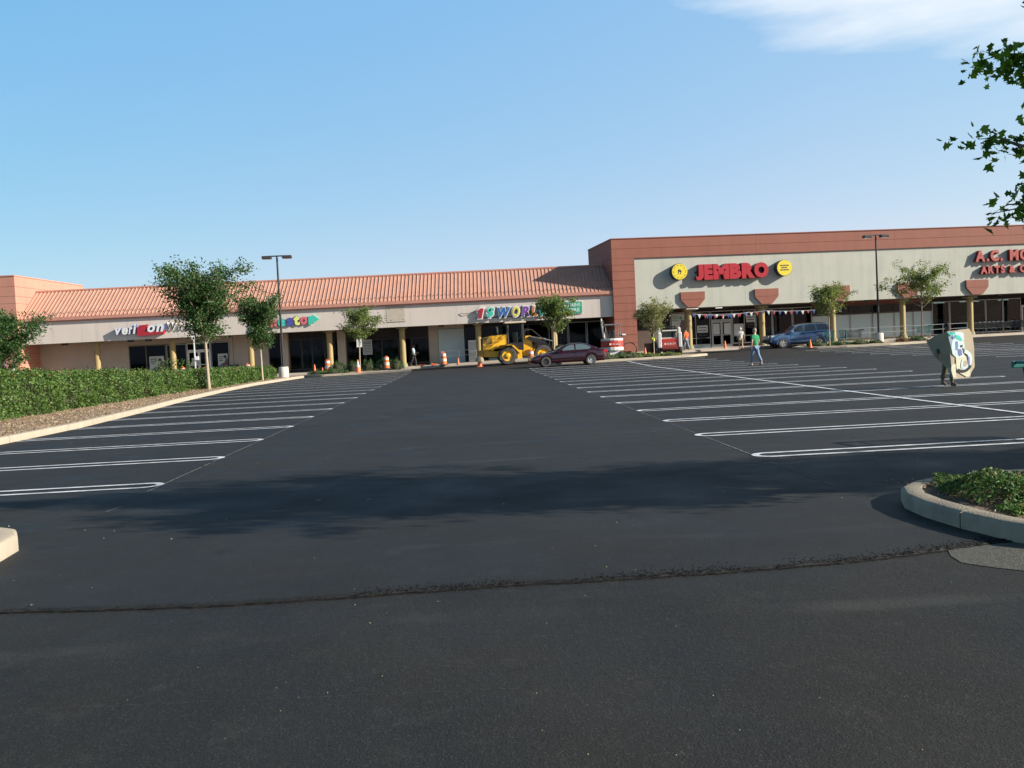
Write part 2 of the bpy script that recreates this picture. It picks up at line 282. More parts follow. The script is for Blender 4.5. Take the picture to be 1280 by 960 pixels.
def tag(o, label=None, cat=None, group=None, kind=None):
    if label: o['label'] = label
    if cat: o['category'] = cat
    if group: o['group'] = group
    if kind: o['kind'] = kind
    return o
def empty(name, loc=(0, 0, 0), rz=0, **k):
    o = bpy.data.objects.new(name, None); o.empty_display_size = .3; col.objects.link(o); o.location = loc; o.rotation_euler = (0, 0, rz)
    return tag(o, **k)
class MB:
    def __init__(s): s.v = []; s.f = []; s.m = []
    def add(s, vs_, fs, mi=0):
        b = len(s.v); s.v += [tuple(x) for x in vs_]; s.f += [tuple(b+i for i in f) for f in fs]; s.m += [mi]*len(fs); return s
    def box(s, x0, x1, y0, y1, z0, z1, mi=0, M_=None):
        vs_ = [(x, y, z) for z in (z0, z1) for y in (y0, y1) for x in (x0, x1)]
        if M_ is not None: vs_ = [tuple(M_ @ Vector(p)) for p in vs_]
        return s.add(vs_, [(0, 2, 3, 1), (4, 5, 7, 6), (0, 1, 5, 4), (2, 6, 7, 3), (0, 4, 6, 2), (1, 3, 7, 5)], mi)
    def tube(s, pts, r, n=8, mi=0, cap=True):
        pts = [Vector(p) for p in pts]; rs = r if isinstance(r, (list, tuple)) else [r]*len(pts)
        vs_ = []; ref = None
        for i, p in enumerate(pts):
            d = (pts[min(i+1, len(pts)-1)]-pts[max(i-1, 0)]).normalized()
            if ref is None: ref = Vector((0, 0, 1)) if abs(d.z) < .9 else Vector((1, 0, 0))
            a = d.cross(ref).normalized(); b = a.cross(d).normalized(); ref = b
            vs_ += [tuple(p+(a*math.cos(2*math.pi*k/n)+b*math.sin(2*math.pi*k/n))*rs[i]) for k in range(n)]
        fs = [(i*n+k, i*n+(k+1) % n, (i+1)*n+(k+1) % n, (i+1)*n+k) for i in range(len(pts)-1) for k in range(n)]
        if cap: fs += [tuple(range(n-1, -1, -1)), tuple((len(pts)-1)*n+k for k in range(n))]
        return s.add(vs_, fs, mi)
    def lathe(s, prof, c=(0, 0, 0), n=24, axis='Z', mi=0, cap=True):
        vs_ = []
        for r, z in prof:
            for k in range(n):
                a = 2*math.pi*k/n; x, y = r*math.cos(a), r*math.sin(a)
                p = (x, y, z) if axis == 'Z' else ((x, z, y) if axis == 'Y' else (z, x, y))
                vs_.append((p[0]+c[0], p[1]+c[1], p[2]+c[2]))
        mis = mi if isinstance(mi, list) else None
        b = len(s.v); s.v += vs_
        for i in range(len(prof)-1):
            for k in range(n):
                s.f.append((b+i*n+k, b+i*n+(k+1) % n, b+(i+1)*n+(k+1) % n, b+(i+1)*n+k)); s.m.append(mis[i] if mis else mi)
        for i, rev in ((0, True), (len(prof)-1, False)):
            if cap and prof[i][0] > 1e-4:
                f = [b+i*n+k for k in range(n)]; s.f.append(tuple(f[::-1] if rev else f)); s.m.append(mis[min(i, len(mis)-1)] if mis else mi)
        return s
    def prism(s, poly, a0, a1, axis='Y', mi=0):
        n = len(poly)
        def P(u, v, a): return (u, a, v) if axis == 'Y' else ((a, u, v) if axis == 'X' else (u, v, a))
        vs_ = [P(u, v, a0) for u, v in poly]+[P(u, v, a1) for u, v in poly]
        fs = [tuple(range(n)), tuple(range(2*n-1, n-1, -1))]+[(i, n+i, n+(i+1) % n, (i+1) % n) for i in range(n)]
        return s.add(vs_, fs, mi)
    def build(s, name, mats, parent=None, smooth=None, bevel=0, loc=None, rz=0, **k):
        me = bpy.data.meshes.new(name); me.from_pydata(s.v, [], s.f)
        mats = mats if isinstance(mats, (list, tuple)) else [mats]
        for m in mats: me.materials.append(MT[m] if isinstance(m, str) else m)
        if any(s.m): me.polygons.foreach_set('material_index', s.m)
        bm = bmesh.new(); bm.from_mesh(me); bmesh.ops.recalc_face_normals(bm, faces=bm.faces); bm.to_mesh(me); bm.free()
        if smooth: me.shade_smooth(); me.set_sharp_from_angle(angle=R(smooth))
        o = bpy.data.objects.new(name, me); col.objects.link(o)
        if parent: o.parent = parent
        if loc is not None: o.location = loc
        if rz: o.rotation_euler = (0, 0, rz)
        if bevel:
            b = o.modifiers.new('bevel', 'BEVEL'); b.width = bevel; b.segments = 2; b.limit_method = 'ANGLE'
        return tag(o, **k)
def np_mesh(name, V, F, mats, parent=None, mi=None, **k):
    """V (n,3) array; F (m,c) array of one face size"""
    me = bpy.data.meshes.new(name); m_, c = F.shape
    me.vertices.add(len(V)); me.vertices.foreach_set('co', V.astype(np.float32).ravel())
    me.loops.add(m_*c); me.loops.foreach_set('vertex_index', F.astype(np.int32).ravel())
    me.polygons.add(m_); me.polygons.foreach_set('loop_start', (np.arange(m_)*c).astype(np.int32))
    for m in (mats if isinstance(mats, (list, tuple)) else [mats]): me.materials.append(MT[m])
    if mi is not None: me.polygons.foreach_set('material_index', mi.astype(np.int32))
    me.update(calc_edges=True)
    o = bpy.data.objects.new(name, me); col.objects.link(o)
    if parent: o.parent = parent
    return tag(o, **k)
def copy_tree(o, parent=None, label=None):
    c = o.copy(); col.objects.link(c)
    if parent: c.parent = parent
    if label: c['label'] = label
    for ch in list(o.children): copy_tree(ch, c)
    return c
def text_verts(body, depth=.02, offset=0, shear=0, res=3):
    cu = bpy.data.curves.new('t', 'FONT'); cu.body = body; cu.extrude = depth/2; cu.offset = offset; cu.shear = shear; cu.resolution_u = res
    ob = bpy.data.objects.new('t', cu); col.objects.link(ob); dg = bpy.context.evaluated_depsgraph_get(); dg.update()
    me = bpy.data.meshes.new_from_object(ob.evaluated_get(dg))
    v = np.array([tuple(x.co) for x in me.vertices]) if len(me.vertices) else np.zeros((0, 3)); f = [tuple(p.vertices) for p in me.polygons]
    bpy.data.objects.remove(ob); bpy.data.curves.remove(cu); bpy.data.meshes.remove(me)
    return v, f
def letter(ch, x0, x1, z0, z1, y, depth, name, mats, parent, offset=0, shear=0):
    """one channel letter standing off a wall: front face material 0, returns material 1; front at y-depth"""
    v, f = text_verts(ch, 1, offset, shear)
    a, b = v.min(0), v.max(0)
    sx = (x1-x0)/(b[0]-a[0]); sz = (z1-z0)/(b[1]-a[1])
    W = [((p[0]-a[0])*sx+x0, y-(p[2]-a[2])/(b[2]-a[2])*depth, (p[1]-a[1])*sz+z0) for p in v]
    mb = MB(); mb.add(W, f)
    fr = y-depth
    mb.m = [0 if all(abs(W[i][1]-fr) < 1e-4 for i in q) else (1 if len(mats) > 1 else 0) for q in f]
    return mb.build(name, list(mats), parent)
def word(s, x0, x1, z0, z1, y, depth, mats, parent, gap=.1, offset=0, shear=0, widths=None, names='letter', slope=0):
    """lays the letters of a word between x0 and x1, capital height z0..z1"""
    info = []
    for ch in s:
        if ch == ' ': info.append(None); continue
        v, f = text_verts(ch, 1, offset, shear); info.append((v.min(0), v.max(0)))
    hmax = max(i[1][1] for i in info if i)
    tot = sum((i[1][0]-i[0][0] if i else .35)+gap for i in info)-gap
    kx = (x1-x0)/tot; kz = (z1-z0)/hmax; x = x0
    for n, (ch, i) in enumerate(zip(s, info)):
        if i is None: x += (.35+gap)*kx; continue
        wd = (i[1][0]-i[0][0])*kx
        mm = mats[n] if isinstance(mats[0], (list, tuple)) else mats
        letter(ch, x, x+wd, z0+i[0][1]*kz, z0+i[1][1]*kz, y, depth, names, mm, parent, offset, shear)
        x += wd+gap*kx
def flat_text(mb, s, x0, x1, z0, z1, y, mi=0, depth=.004, offset=.01):
    v, f = text_verts(s, 1, offset); a, b = v.min(0), v.max(0)
    mb.add([((p[0]-a[0])/(b[0]-a[0])*(x1-x0)+x0, y-(p[2]-a[2])*depth, (p[1]-a[1])/(b[1]-a[1])*(z1-z0)+z0) for p in v], f, mi)

# ================================================================== GROUND
def sheet(name, xs, ys, zf, m, **k):
    xs = np.array(xs); ys = np.array(ys); nx, ny = len(xs), len(ys)
    V = np.array([(x, y, zf(x, y)) for y in ys for x in xs])
    F = np.array([(j*nx+i, j*nx+i+1, (j+1)*nx+i+1, (j+1)*nx+i) for j in range(ny-1) for i in range(nx-1)])
    o = np_mesh(name, V, F, m, kind='structure', **k)
    o.data.shade_smooth(); return o
gx = [-900, -400, -200, -120, -80]+list(np.arange(-60, 80.1, 2.5))+[100, 150, 250, 500, 900]
gy = [-900, -300, -100, -40, -15]+list(np.arange(-5, 90.1, 2.5))+[110, 150, 250, 500, 1200]
sheet('ground', gx, gy, lambda x, y: zg(x, y)-.012, 'old_asphalt')

def seam(x):
    pts = [(-14, 6.7), (-6, 6.5), (-3.19, 6.28), (-2.36, 6.16), (-1.58, 6.12), (-.8, 6.14), (.2, 6.19), (1.06, 6.18), (1.88, 6.20), (2.76, 6.31), (3.42, 6.49), (3.93, 6.6), (5, 6.75), (30, 7)]
    return float(np.interp(x, [p[0] for p in pts], [p[1] for p in pts]))+.010*math.sin(x*2.3)*math.sin(x*5.1+1)+.006*math.sin(x*17+1)*math.sin(x*3.7)+.004*math.sin(x*57+2)
def lot_sheet():
    xs = list(np.arange(-60, -8, 2.0))+list(np.arange(-8, 8, .04))+list(np.arange(8, 76.1, 2.0))
    xs = sorted(set(round(x, 3) for x in xs)); yrel = [0, .02, .12, .5, 1.5]
    ys = list(np.arange(9, 82.1, 1.0)); nx = len(xs)
    rows = []
    rows.append([(x, seam(x)+random.uniform(-.008, .008), -.014) for x in xs])
    rows.append([(x, seam(x)+.006+random.uniform(-.010, .010), -.001) for x in xs])
    for d in yrel[2:]: rows.append([(x, seam(x)+d, 0) for x in xs])
    V = [p for r_ in rows for p in r_]; F = []
    for j in range(len(rows)-1):
        for i in range(nx-1): F.append((j*nx+i, j*nx+i+1, (j+1)*nx+i+1, (j+1)*nx+i))
    # coarse rest
    cx = list(np.arange(-60, 76.1, 1.0)); b = len(V); base = (len(rows)-1)*nx
    # connecting strip: fan from fine row to y=9 fine row
    r9 = [(x, 9.0, 0) for x in xs]; V += r9; k9 = b
    for i in range(nx-1): F.append((base+i, base+i+1, k9+i+1, k9+i))
    V = np.array(V); F = np.array(F)
    o = np_mesh('lot_edge', V, F, ['new_asphalt', 'crumb'], kind='structure', mi=(np.arange(len(F)) < 1*(nx-1)).astype(int)); o.name = 'lot_surface'
    sheet('parking_lot', cx, ys, lambda x, y: zg(x, y), 'new_asphalt')
lot_sheet()
# small grey patch of older asphalt beside the kerb
MB().add([(3.33, 6.5, -.0), (3.25, 6.3, -.0), (3.22, 6.1, 0), (3.33, 5.95, 0), (3.48, 5.80, 0), (3.9, 5.72, 0), (4.1, 5.7, 0), (4.1, 6.62, 0), (3.75, 6.58, 0)], [tuple(range(9))]).build('asphalt_patch', 'patch', loc=(0, 0, -.008), kind='structure')

# crumbs along the seam and grit on the surface
def crumbs():
    V = []; F = []
    def rock(x, y, z, s):
        b = len(V); p = rng.uniform(.5, 1, 6)*s; a = rng.uniform(0, 6.3)
        base = [(math.cos(a+k*1.57)*p[k], math.sin(a+k*1.57)*p[k], 0) for k in range(4)]
        for q in base: V.append((x+q[0], y+q[1], z))
        V.append((x, y, z+p[4]*1.1)); 
        for k in range(4): F.append((b+k, b+(k+1) % 4, b+4))
    for i in range(7500):
        x = rng.uniform(-4.2, 4.6); dens = float(np.interp(x, [-4.2, -1.2, -.7, -.1, .4, 1.4, 1.9, 2.6, 3.9, 4.6], [.12, .2, .7, .9, .45, .95, .5, .8, 1, .9]))
        if rng.random() > .25+.75*dens: continue
        y = seam(x)+abs(rng.normal(0, .055))*(1.7 if dens > .6 else .8)-.012
        rock(x, y, 0 if y > seam(x)+.01 else -.012, rng.uniform(.002, .0095 if dens > .55 else .0055))
    return np_mesh('asphalt_crumbs', np.array(V), np.array(F), 'crumb', label='black crumbled asphalt chips along the rough paving seam', cat='rubble', kind='stuff')
crumbs()
def grit():
    V = []; F = []
    for i in range(260):
        x = rng.uniform(-9, 8); y = 2.6+rng.exponential(4.5)
        if y > 30: continue
        s = rng.uniform(.002, .006)*(1 if y < 8 else 1.8); z = (zg(x, y) if y > seam(x) else -.012)+.001; b = len(V); a = rng.uniform(0, 6.3)
        for k in range(4): V.append((x+math.cos(a+k*1.57)*s*rng.uniform(.5, 1), y+math.sin(a+k*1.57)*s*rng.uniform(.5, 1), z))
        V.append((x, y, z+s*.9))
        for k in range(4): F.append((b+k, b+(k+1) % 4, b+4))
    np_mesh('grit', np.array(V), np.array(F), 'straw', label='pale grit and crushed leaf bits scattered over dark asphalt', cat='litter', kind='stuff')
grit()
# ---- painted markings
mk = MB()
def strip(path, wd, lift=.007, mb=None, mi=0):
    mb = mb or mk; pts = [Vector((p[0], p[1])) for p in path]; vs_ = []
    for i, p in enumerate(pts):
        d = (pts[min(i+1, len(pts)-1)]-pts[max(i-1, 0)]).normalized(); n = Vector((-d.y, d.x))*wd/2
        for q in (p+n, p-n): vs_.append((q.x, q.y, zg(q.x, q.y)+lift))
    mb.add(vs_, [(2*i, 2*i+2, 2*i+3, 2*i+1) for i in range(len(pts)-1)], mi)
def seg(a, b, n):
    return [(a[0]+(b[0]-a[0])*i/n, a[1]+(b[1]-a[1])*i/n) for i in range(n+1)]
def kerb_x(y): return float(np.interp(y, [8, 24.5, 30, 36, 46, 53, 60, 65], [-10.02, -10.07, -10.5, -11.15, -11.85, -12.1, -11.8, -11.45]))
def hairpin(x0, x1, y, hw=.19, tip0=True, tip1=False, skew=0):
    # two parallel lines joined by a round end
    a = []
    n = max(2, int(abs(x1-x0)/.75)); sgn = 1 if x1 > x0 else -1
    arc = [(x0+sgn*hw*(1-math.cos(t)), y+hw*math.sin(t)) for t in [math.pi/2*k/6 for k in range(-6, 7)]] if tip0 else []
    lo = [(x0+sgn*hw+(x1-x0-sgn*hw)*i/n, y-hw+skew*i/n) for i in range(n+1)]; hi = [(p[0], p[1]+2*hw) for p in lo]
    if tip0: path = lo[::-1][:-1]+arc+hi[1:]
    else: path = lo
    strip(path, .10)
    if not tip0: strip(hi, .10)
for k in range(18):
    y = 12.31+2.95*k
    hairpin(-4.07+random.uniform(-.04, .04), kerb_x(y)+.02, y, skew=random.uniform(-.02, .02))
for k in range(18):
    y = 12.0+2.835*k
    hairpin(3.62+random.uniform(-.05, .05), 9.6, y); hairpin(15.2+random.uniform(-.05, .05), 9.6, y)
for k in range(12):
    y = 35.1+2.6*k
    hairpin(23.15, 29, y); hairpin(34.6, 29, y)
    if y < 55: hairpin(42, 48, y)
strip(seg((9.25, 11.2), (10.2, 60.6), 60), .11, .011)
strip(seg((29, 34.6), (29, 64), 30), .11, .011)
mk.build('parking_markings', 'paint', kind='structure')
ch = MB()
for (xa, y0, y1) in ((-4.07, 11.6, 62), (3.62, 9.3, 60)):
    y = y0
    while y < y1:
        L_ = random.uniform(.2, 1.6); strip(seg((xa+random.uniform(-.004, .004), y), (xa, y+L_), 3), random.choice((.012, .018, .022)), .005, ch); y += L_+random.uniform(0, .12 if y > 10.5 else .5)
x = -3.2
while x < 3.9:
    L_ = random.uniform(.01, .06)
    if random.random() < .75:
        ya = float(np.interp(x, [-2.3, .12, 2.66], [4.47, 4.33, 4.46]))
        ya += random.uniform(-.003, .003); ch.add([(x, ya, -.0085), (x+L_, ya-.001, -.0085), (x+L_, ya+.0015, -.0085), (x, ya+.002, -.0085)], [(0, 1, 2, 3)], 1)
    x += L_+random.uniform(.002, .03)
strip([(-4.02, 10.3), (-3.97, 10.62)], .02, .005, ch)
ch.build('chalk_lines', ['chalk', mat('faint chalk', (.085, .083, .08), .9, c2=(.02, .02, .02), ns=9, amt=.3)], kind='structure')

oil = MB()
for i in range(46):
    side_ = random.random() < .5
    k = random.randint(0, 15); y = (12.31+2.95*(k+.5)) if side_ else (12.0+2.835*(k+.5)); x = random.uniform(-8.6, -7.4) if side_ else random.choice((random.uniform(5, 8), random.uniform(11.5, 13.8)))
    if random.random() < .5: x, y = random.uniform(-3.4, 3.2), random.uniform(6.9, 40)
    n = 9; r_ = random.uniform(.02, .07); vv = [(x+math.cos(6.283*j/n)*r_*random.uniform(.6, 1.3), y+random.uniform(-.1, .1)*0+math.sin(6.283*j/n)*r_*random.uniform(.6, 1.3)) for j in range(n)]
    oil.add([(a, b, zg(a, b)+.004) for a, b in vv], [tuple(range(n))], random.choice((0, 0, 1)))
oil.build('asphalt_spots', [mat('drips', (.006, .006, .007), .5), mat('dust spots', (.045, .044, .040), .9)], kind='structure')

# ---- kerbs and beds
def kerb(path, name='kerb', m='kerb', h=.15, wd=.17, seglen=3.0, closed=False):
    pts = [Vector((p[0], p[1])) for p in path]
    if closed: pts.append(pts[0])
    # resample
    out = [pts[0]]; 
    for a, b in zip(pts, pts[1:]):
        n = max(1, int((b-a).length/.35)); out += [a+(b-a)*i/n for i in range(1, n+1)]
    mb = MB(); prof = [(0, -.06), (0, h-.035), (.012, h-.012), (.035, h), (wd, h), (wd, -.06)]
    acc = 0; cur = []
    def flush(cur):
        if len(cur) < 2: return
        vs_ = []
        for i, (p, n) in enumerate(cur):
            for o_, z in prof: q = p+n*o_; vs_.append((q.x, q.y, zg(q.x, q.y)+z))
        k = len(prof); fs = [(i*k+j, (i+1)*k+j, (i+1)*k+j+1, i*k+j+1) for i in range(len(cur)-1) for j in range(k-1)]
        fs += [tuple(range(k)), tuple((len(cur)-1)*k+j for j in range(k-1, -1, -1))]
        mb.add(vs_, fs)
    for i, p in enumerate(out):
        d = (out[min(i+1, len(out)-1)]-out[max(i-1, 0)]).normalized(); n = Vector((-d.y, d.x))
        cur.append((p, n))
        if i: acc += (p-out[i-1]).length
        if acc > seglen and i < len(out)-1:
            flush(cur); q = p+d*.016; cur = [(q, n)]; acc = 0
    flush(cur)
    return mb.build(name, m, smooth=40, kind='structure')
def bed(poly, z, m, name='planting_bed', amp=.03):
    xs = [p[0] for p in poly]; ys = [p[1] for p in poly]
    bm = bmesh.new(); vs_ = [bm.verts.new((x, y, zg(x, y)+z)) for x, y in poly]; bm.faces.new(vs_)
    bmesh.ops.triangulate(bm, faces=bm.faces)
    for _ in range(4): bmesh.ops.subdivide_edges(bm, edges=[e for e in bm.edges if e.calc_length() > .6], cuts=1, use_grid_fill=True)
    for v in bm.verts:
        v.co.z = zg(v.co.x, v.co.y)+z+(random.uniform(-amp, amp) if not v.is_boundary else 0)
    me = bpy.data.meshes.new(name); bm.to_mesh(me); bm.free(); me.materials.append(MT[m]); me.shade_smooth()
    o = bpy.data.objects.new(name, me); col.objects.link(o); return tag(o, kind='structure')
lk = [(kerb_x(y), y) for y in (11, 15, 20, 24.5, 27, 30, 33, 36, 41, 46, 53, 60, 63.5)]+[(-11.45, 65.0), (-11.75, 65.7), (-12.4, 66.1), (-20, 66.3), (-48, 66.8)]
kerb(lk)
bed([(x-.1 if y < 65 else x, y if y < 65 else y-.1) for x, y in lk]+[(-48, 11)], .125, 'mulch')
def island(front, m='kerb', bm_='mulch', z=.12, name='planting_bed'):
    kerb(front, closed=True, m=m)
    c = Vector((sum(p[0] for p in front)/len(front), sum(p[1] for p in front)/len(front)))
    bed([tuple(c+(Vector(p)-c)*.985) for p in front], z, bm_, name)
# counter-clockwise so the kerb grows inwards
island([(-11.6, 66.9), (-10.4, 65.8), (-7.5, 65.9), (-5, 65.4), (-4.1, 65.15), (-4.2, 66.0), (-5.4, 68.4), (-7, 69.6), (-11.4, 69.7)])
island([(6.0, 61.6), (8, 61.4), (11.5, 61.9), (15, 62.7), (16.3, 63.9), (16.2, 65.1), (15, 66), (6.2, 66.3)])
island([(23.9, 67.0), (24.6, 66.2), (26.8, 65.8), (30, 65.9), (33.5, 66.8), (36, 68.2), (36.4, 70), (34.8, 71), (25, 70.4), (24, 69)])
# near corner islands on both sides of the driving lane
NI = [(14, 5.7), (7, 5.8), (5.2, 5.85), (4.6, 5.95), (4.2, 6.15), (3.95, 6.4), (3.82, 6.7), (3.74, 7.1), (3.70, 7.6), (3.73, 8.0), (3.86, 8.35), (4.1, 8.62), (4.5, 8.84), (5.1, 8.96), (7, 9.05), (14, 9.3)]
NI = NI[::-1]
kerb(NI, m='kerb_grey', seglen=1.25, h=.135)
bed([(x+.12 if x < 5.1 else x, y-.1 if y > 7.3 else y+.1) for x, y in NI], .11, 'soil', amp=.02)
LI = [(-3.95, 6.9), (-3.97, 7.6), (-4.00, 8.0), (-4.05, 8.38), (-4.20, 8.68), (-4.5, 8.9), (-5.2, 8.98), (-7, 9.05), (-14, 9.1)]
kerb(LI, m='kerb', seglen=2.6)
bed([(x-.12, y-.1) for x, y in LI]+[(-14, 6.9)], .12, 'soil', amp=.02)

# ================================================================== BUILDING FRAMES
class Fr:
    def __init__(s, o, a): s.o = Vector((o[0], o[1], 0)); s.a = a; s.u = Vector((math.cos(a), math.sin(a), 0)); s.n = Vector((-math.sin(a), math.cos(a), 0))
    def w(s, S, T, Z=0): return s.o+s.u*S+s.n*T+Vector((0, 0, Z))
WF = Fr((11.6874, 74.5), R(-1.339)); BF = Fr((11.5765, 74.2), R(5.3227))
def walk():
    front = [WF.w(s, -1.9) for s in np.arange(-62, -2, 2.0)]+[WF.w(-2, -1.9)]+[BF.w(s, -2.2) for s in np.arange(1.5, 62, 2.0)]
    ts = [0, .015, .6, 1.6, 3, 5, 8, 12, 20]; V = []; nx = len(front)
    V += [(p.x, p.y, zg(p.x, p.y)-.05) for p in front]
    for k, t_ in enumerate(ts): V += [(p.x, p.y+t_, zg(p.x, p.y+t_)+(.135 if k == 0 else .15)) for p in front]
    F = [(j*nx+i, j*nx+i+1, (j+1)*nx+i+1, (j+1)*nx+i) for j in range(len(ts)) for i in range(nx-1)]
    np_mesh('sidewalk', np.array(V), np.array(F), 'walk', kind='structure')
walk()
def fz(F, s, t): p = F.w(s, t); return zg(p.x, p.y)+.15

def column(root, F, s, top, base_z):
    mb = MB()
    mb.lathe([(.34, base_z-.1), (.34, base_z+.12), (.30, base_z+.2), (.30, base_z+.28), (.245, base_z+.32)], (s, .85, 0), 24, mi=1)
    mb.lathe([(.235, base_z+.3), (.235, top-.35), (.26, top-.33), (.26, top-.27), (.235, top-.25), (.235, top-.16), (.36, top-.1)], (s, .85, 0), 24, mi=0)
    mb.box(s-.42, s+.42, .43, 1.27, top-.12, top+.02, mi=1)
    return mb.build('column', ['column', 'colbase'], root, smooth=35)
def window(root, s0, s1, z0, z1, t=3.0, frame='frame', glass='glass', bars=(), rails=(), name='window'):
    f = MB(); w_ = .045
    f.box(s0, s0+w_, t-.06, t+.06, z0, z1).box(s1-w_, s1, t-.06, t+.06, z0, z1)
    f.box(s0+w_, s1-w_, t-.06, t+.06, z0, z0+.08).box(s0+w_, s1-w_, t-.06, t+.06, z1-.06, z1)
    for b in bars: f.box(b-.025, b+.025, t-.055, t+.055, z0+.08, z1-.06)
    for r_ in rails: f.box(s0+w_, s1-w_, t-.05, t+.05, r_-.025, r_+.025)
    fo = f.build(name, frame, root)
    g = MB().box(s0+w_*.5, s1-w_*.5, t-.008, t+.008, z0+.04, z1-.03).build('pane', glass, fo)
    return fo
def door(root, s0, s1, z0, z1, t=3.0, frame='frame', double=True, top=None):
    f = MB(); n = 2 if double else 1; w_ = (s1-s0)/n
    f.box(s0-.05, s0, t-.08, t+.08, z0, z1+.06).box(s1, s1+.05, t-.08, t+.08, z0, z1+.06).box(s0, s1, t-.08, t+.08, z1, z1+.06)
    for k in range(n):
        a, b = s0+k*w_+.01, s0+(k+1)*w_-.01
        f.box(a, a+.09, t-.03, t+.03, z0+.01, z1-.01).box(b-.09, b, t-.03, t+.03, z0+.01, z1-.01).box(a+.09, b-.09, t-.03, t+.03, z0+.01, z0+.25).box(a+.09, b-.09, t-.03, t+.03, z1-.1, z1-.01).box(a+.09, b-.09, t-.025, t+.025, z0+1.0, z0+1.06)
    fo = f.build('door', frame, root)
    for k in range(n):
        a, b = s0+k*w_+.07, s0+(k+1)*w_-.07
        MB().box(a, b, t-.008, t+.008, z0+.2, z1-.06).build('pane', 'glass', fo)
        hx = (a if (k == 1 or n == 1) else b)
        MB().tube([(hx, t-.03, z0+.95), (hx, t-.09, z0+.95), (hx, t-.09, z0+1.3), (hx, t-.03, z0+1.3)], .014, 6).build('door_handle', 'steel', fo)
    return fo
def wallbox(root, s0, s1, z0, z1, t0=3.0, t1=3.25, m='shadewall', name='wall_panel', **k):
    return MB().box(s0, s1, t0, t1, z0, z1).build(name, m, root, **k)

# ================================================================== LOW ARCADE WING
TOPZ = 3.42
wing = empty('shopping_arcade', WF.o, WF.a, label='long low shopping arcade with pinkish fascia and ribbed salmon roof on ochre columns', cat='building')
S0, S1 = -46.9, -0.03
fb = MB()
nseg = 8
for i in range(nseg):      # stucco panels with thin control joints
    a = S0+(S1-S0)*i/nseg; b = S0+(S1-S0)*(i+1)/nseg
    fb.box(a+(.004 if i else 0), b-(.004 if i < nseg-1 else 0), 0, .30, TOPZ, 5.18)
fb.box(S0, S1, .05, .295, TOPZ+.01, 5.17, 0)
fb.build('fascia', 'fascia', wing)
pm = MB().box(-18.15, -16.68, -.012, .0, 3.83, 5.0).box(-18.15, -16.68, -.02, -.0125, 3.80, 3.83, 1).box(-18.15, -16.68, -.02, -.0125, 5.0, 5.02, 1)
for a, b in ((-17.9, 4.85), (-16.9, 4.8), (-17.8, 3.95), (-16.85, 4.0)): pm.box(a-.03, a+.03, -.02, -.0125, b-.03, b+.03, 1)
pm.build('stained_patch', ['stain', 'joint'], wing)
rf = MB()
ez_, rz_, dt = 5.47, 7.72, 3.0
rf.prism([(-.12, ez_), (dt, rz_), (dt+.25, rz_+.0), (dt+.25, rz_-.2), (dt, rz_-.12), (-.02, ez_-.12)], S0, S1, axis='X')
ln = math.hypot(dt+.12, rz_-ez_); ux, uz = (dt+.12)/ln, (rz_-ez_)/ln
nr = int((S1-S0)/.31)
for i in range(nr):
    s = S0+.15+i*.31
    if s > S1-.1: break
    A = (-.13, ez_); h_ = .045; w2 = .03
    vs_ = []
    for (q, ww) in ((0, w2), (ln, w2)):
        cx_, cz_ = A[0]+ux*q, A[1]+uz*q
        vs_ += [(s-ww, cx_, cz_-.005), (s+ww, cx_, cz_-.005), (s+ww*.7, cx_-uz*h_, cz_+ux*h_), (s-ww*.7, cx_-uz*h_, cz_+ux*h_)]
    rf.add(vs_, [(0, 1, 5, 4), (1, 2, 6, 5), (2, 3, 7, 6), (3, 0, 4, 7), (0, 3, 2, 1), (4, 5, 6, 7)])
    for q in (.42, ):      # snow guards
        cx_, cz_ = A[0]+ux*(q+(.12 if i % 2 else 0)), A[1]+uz*(q+(.12 if i % 2 else 0))
        rf.box(s+.11, s+.19, cx_-.07, cx_-.03, cz_+.02, cz_+.09, 1)
rf.build('roof', ['roof', 'joint'], wing)
MB().box(S0, S1, dt-.1, dt+.3, rz_-.02, rz_+.12).build('ridge_cap', 'trim', wing, bevel=.02)
MB().box(S0, S1, -.22, .0, 5.20, 5.46).box(S0, S1, -.16, -.0, 5.12, 5.20).build('gutter', 'trim', wing, bevel=.02)
MB().box(S0, S1, dt, dt+.3, 5.0, rz_-.15).box(S0-12, S1, dt+.3, 16, 5.3, 5.45).build('roof_deck', 'fascia', wing)
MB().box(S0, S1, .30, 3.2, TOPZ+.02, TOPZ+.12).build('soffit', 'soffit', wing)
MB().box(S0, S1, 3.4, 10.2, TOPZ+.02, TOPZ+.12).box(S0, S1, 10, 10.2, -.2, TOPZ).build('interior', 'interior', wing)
for s in (-41.4, -35.4, -29.2, -22.9, -17.07, -10.95, -4.85): column(wing, WF, s, TOPZ, fz(WF, s, .35))
# security light boxes under the soffit
for s in (-43.8, -38.6, -37.2, -30.9, -13.9): MB().box(s-.22, s+.22, .5, .8, TOPZ-.16, TOPZ+.02).build('soffit_light', 'darkframe', wing, bevel=.02)
def gz(F, s): return fz(F, s, 3)
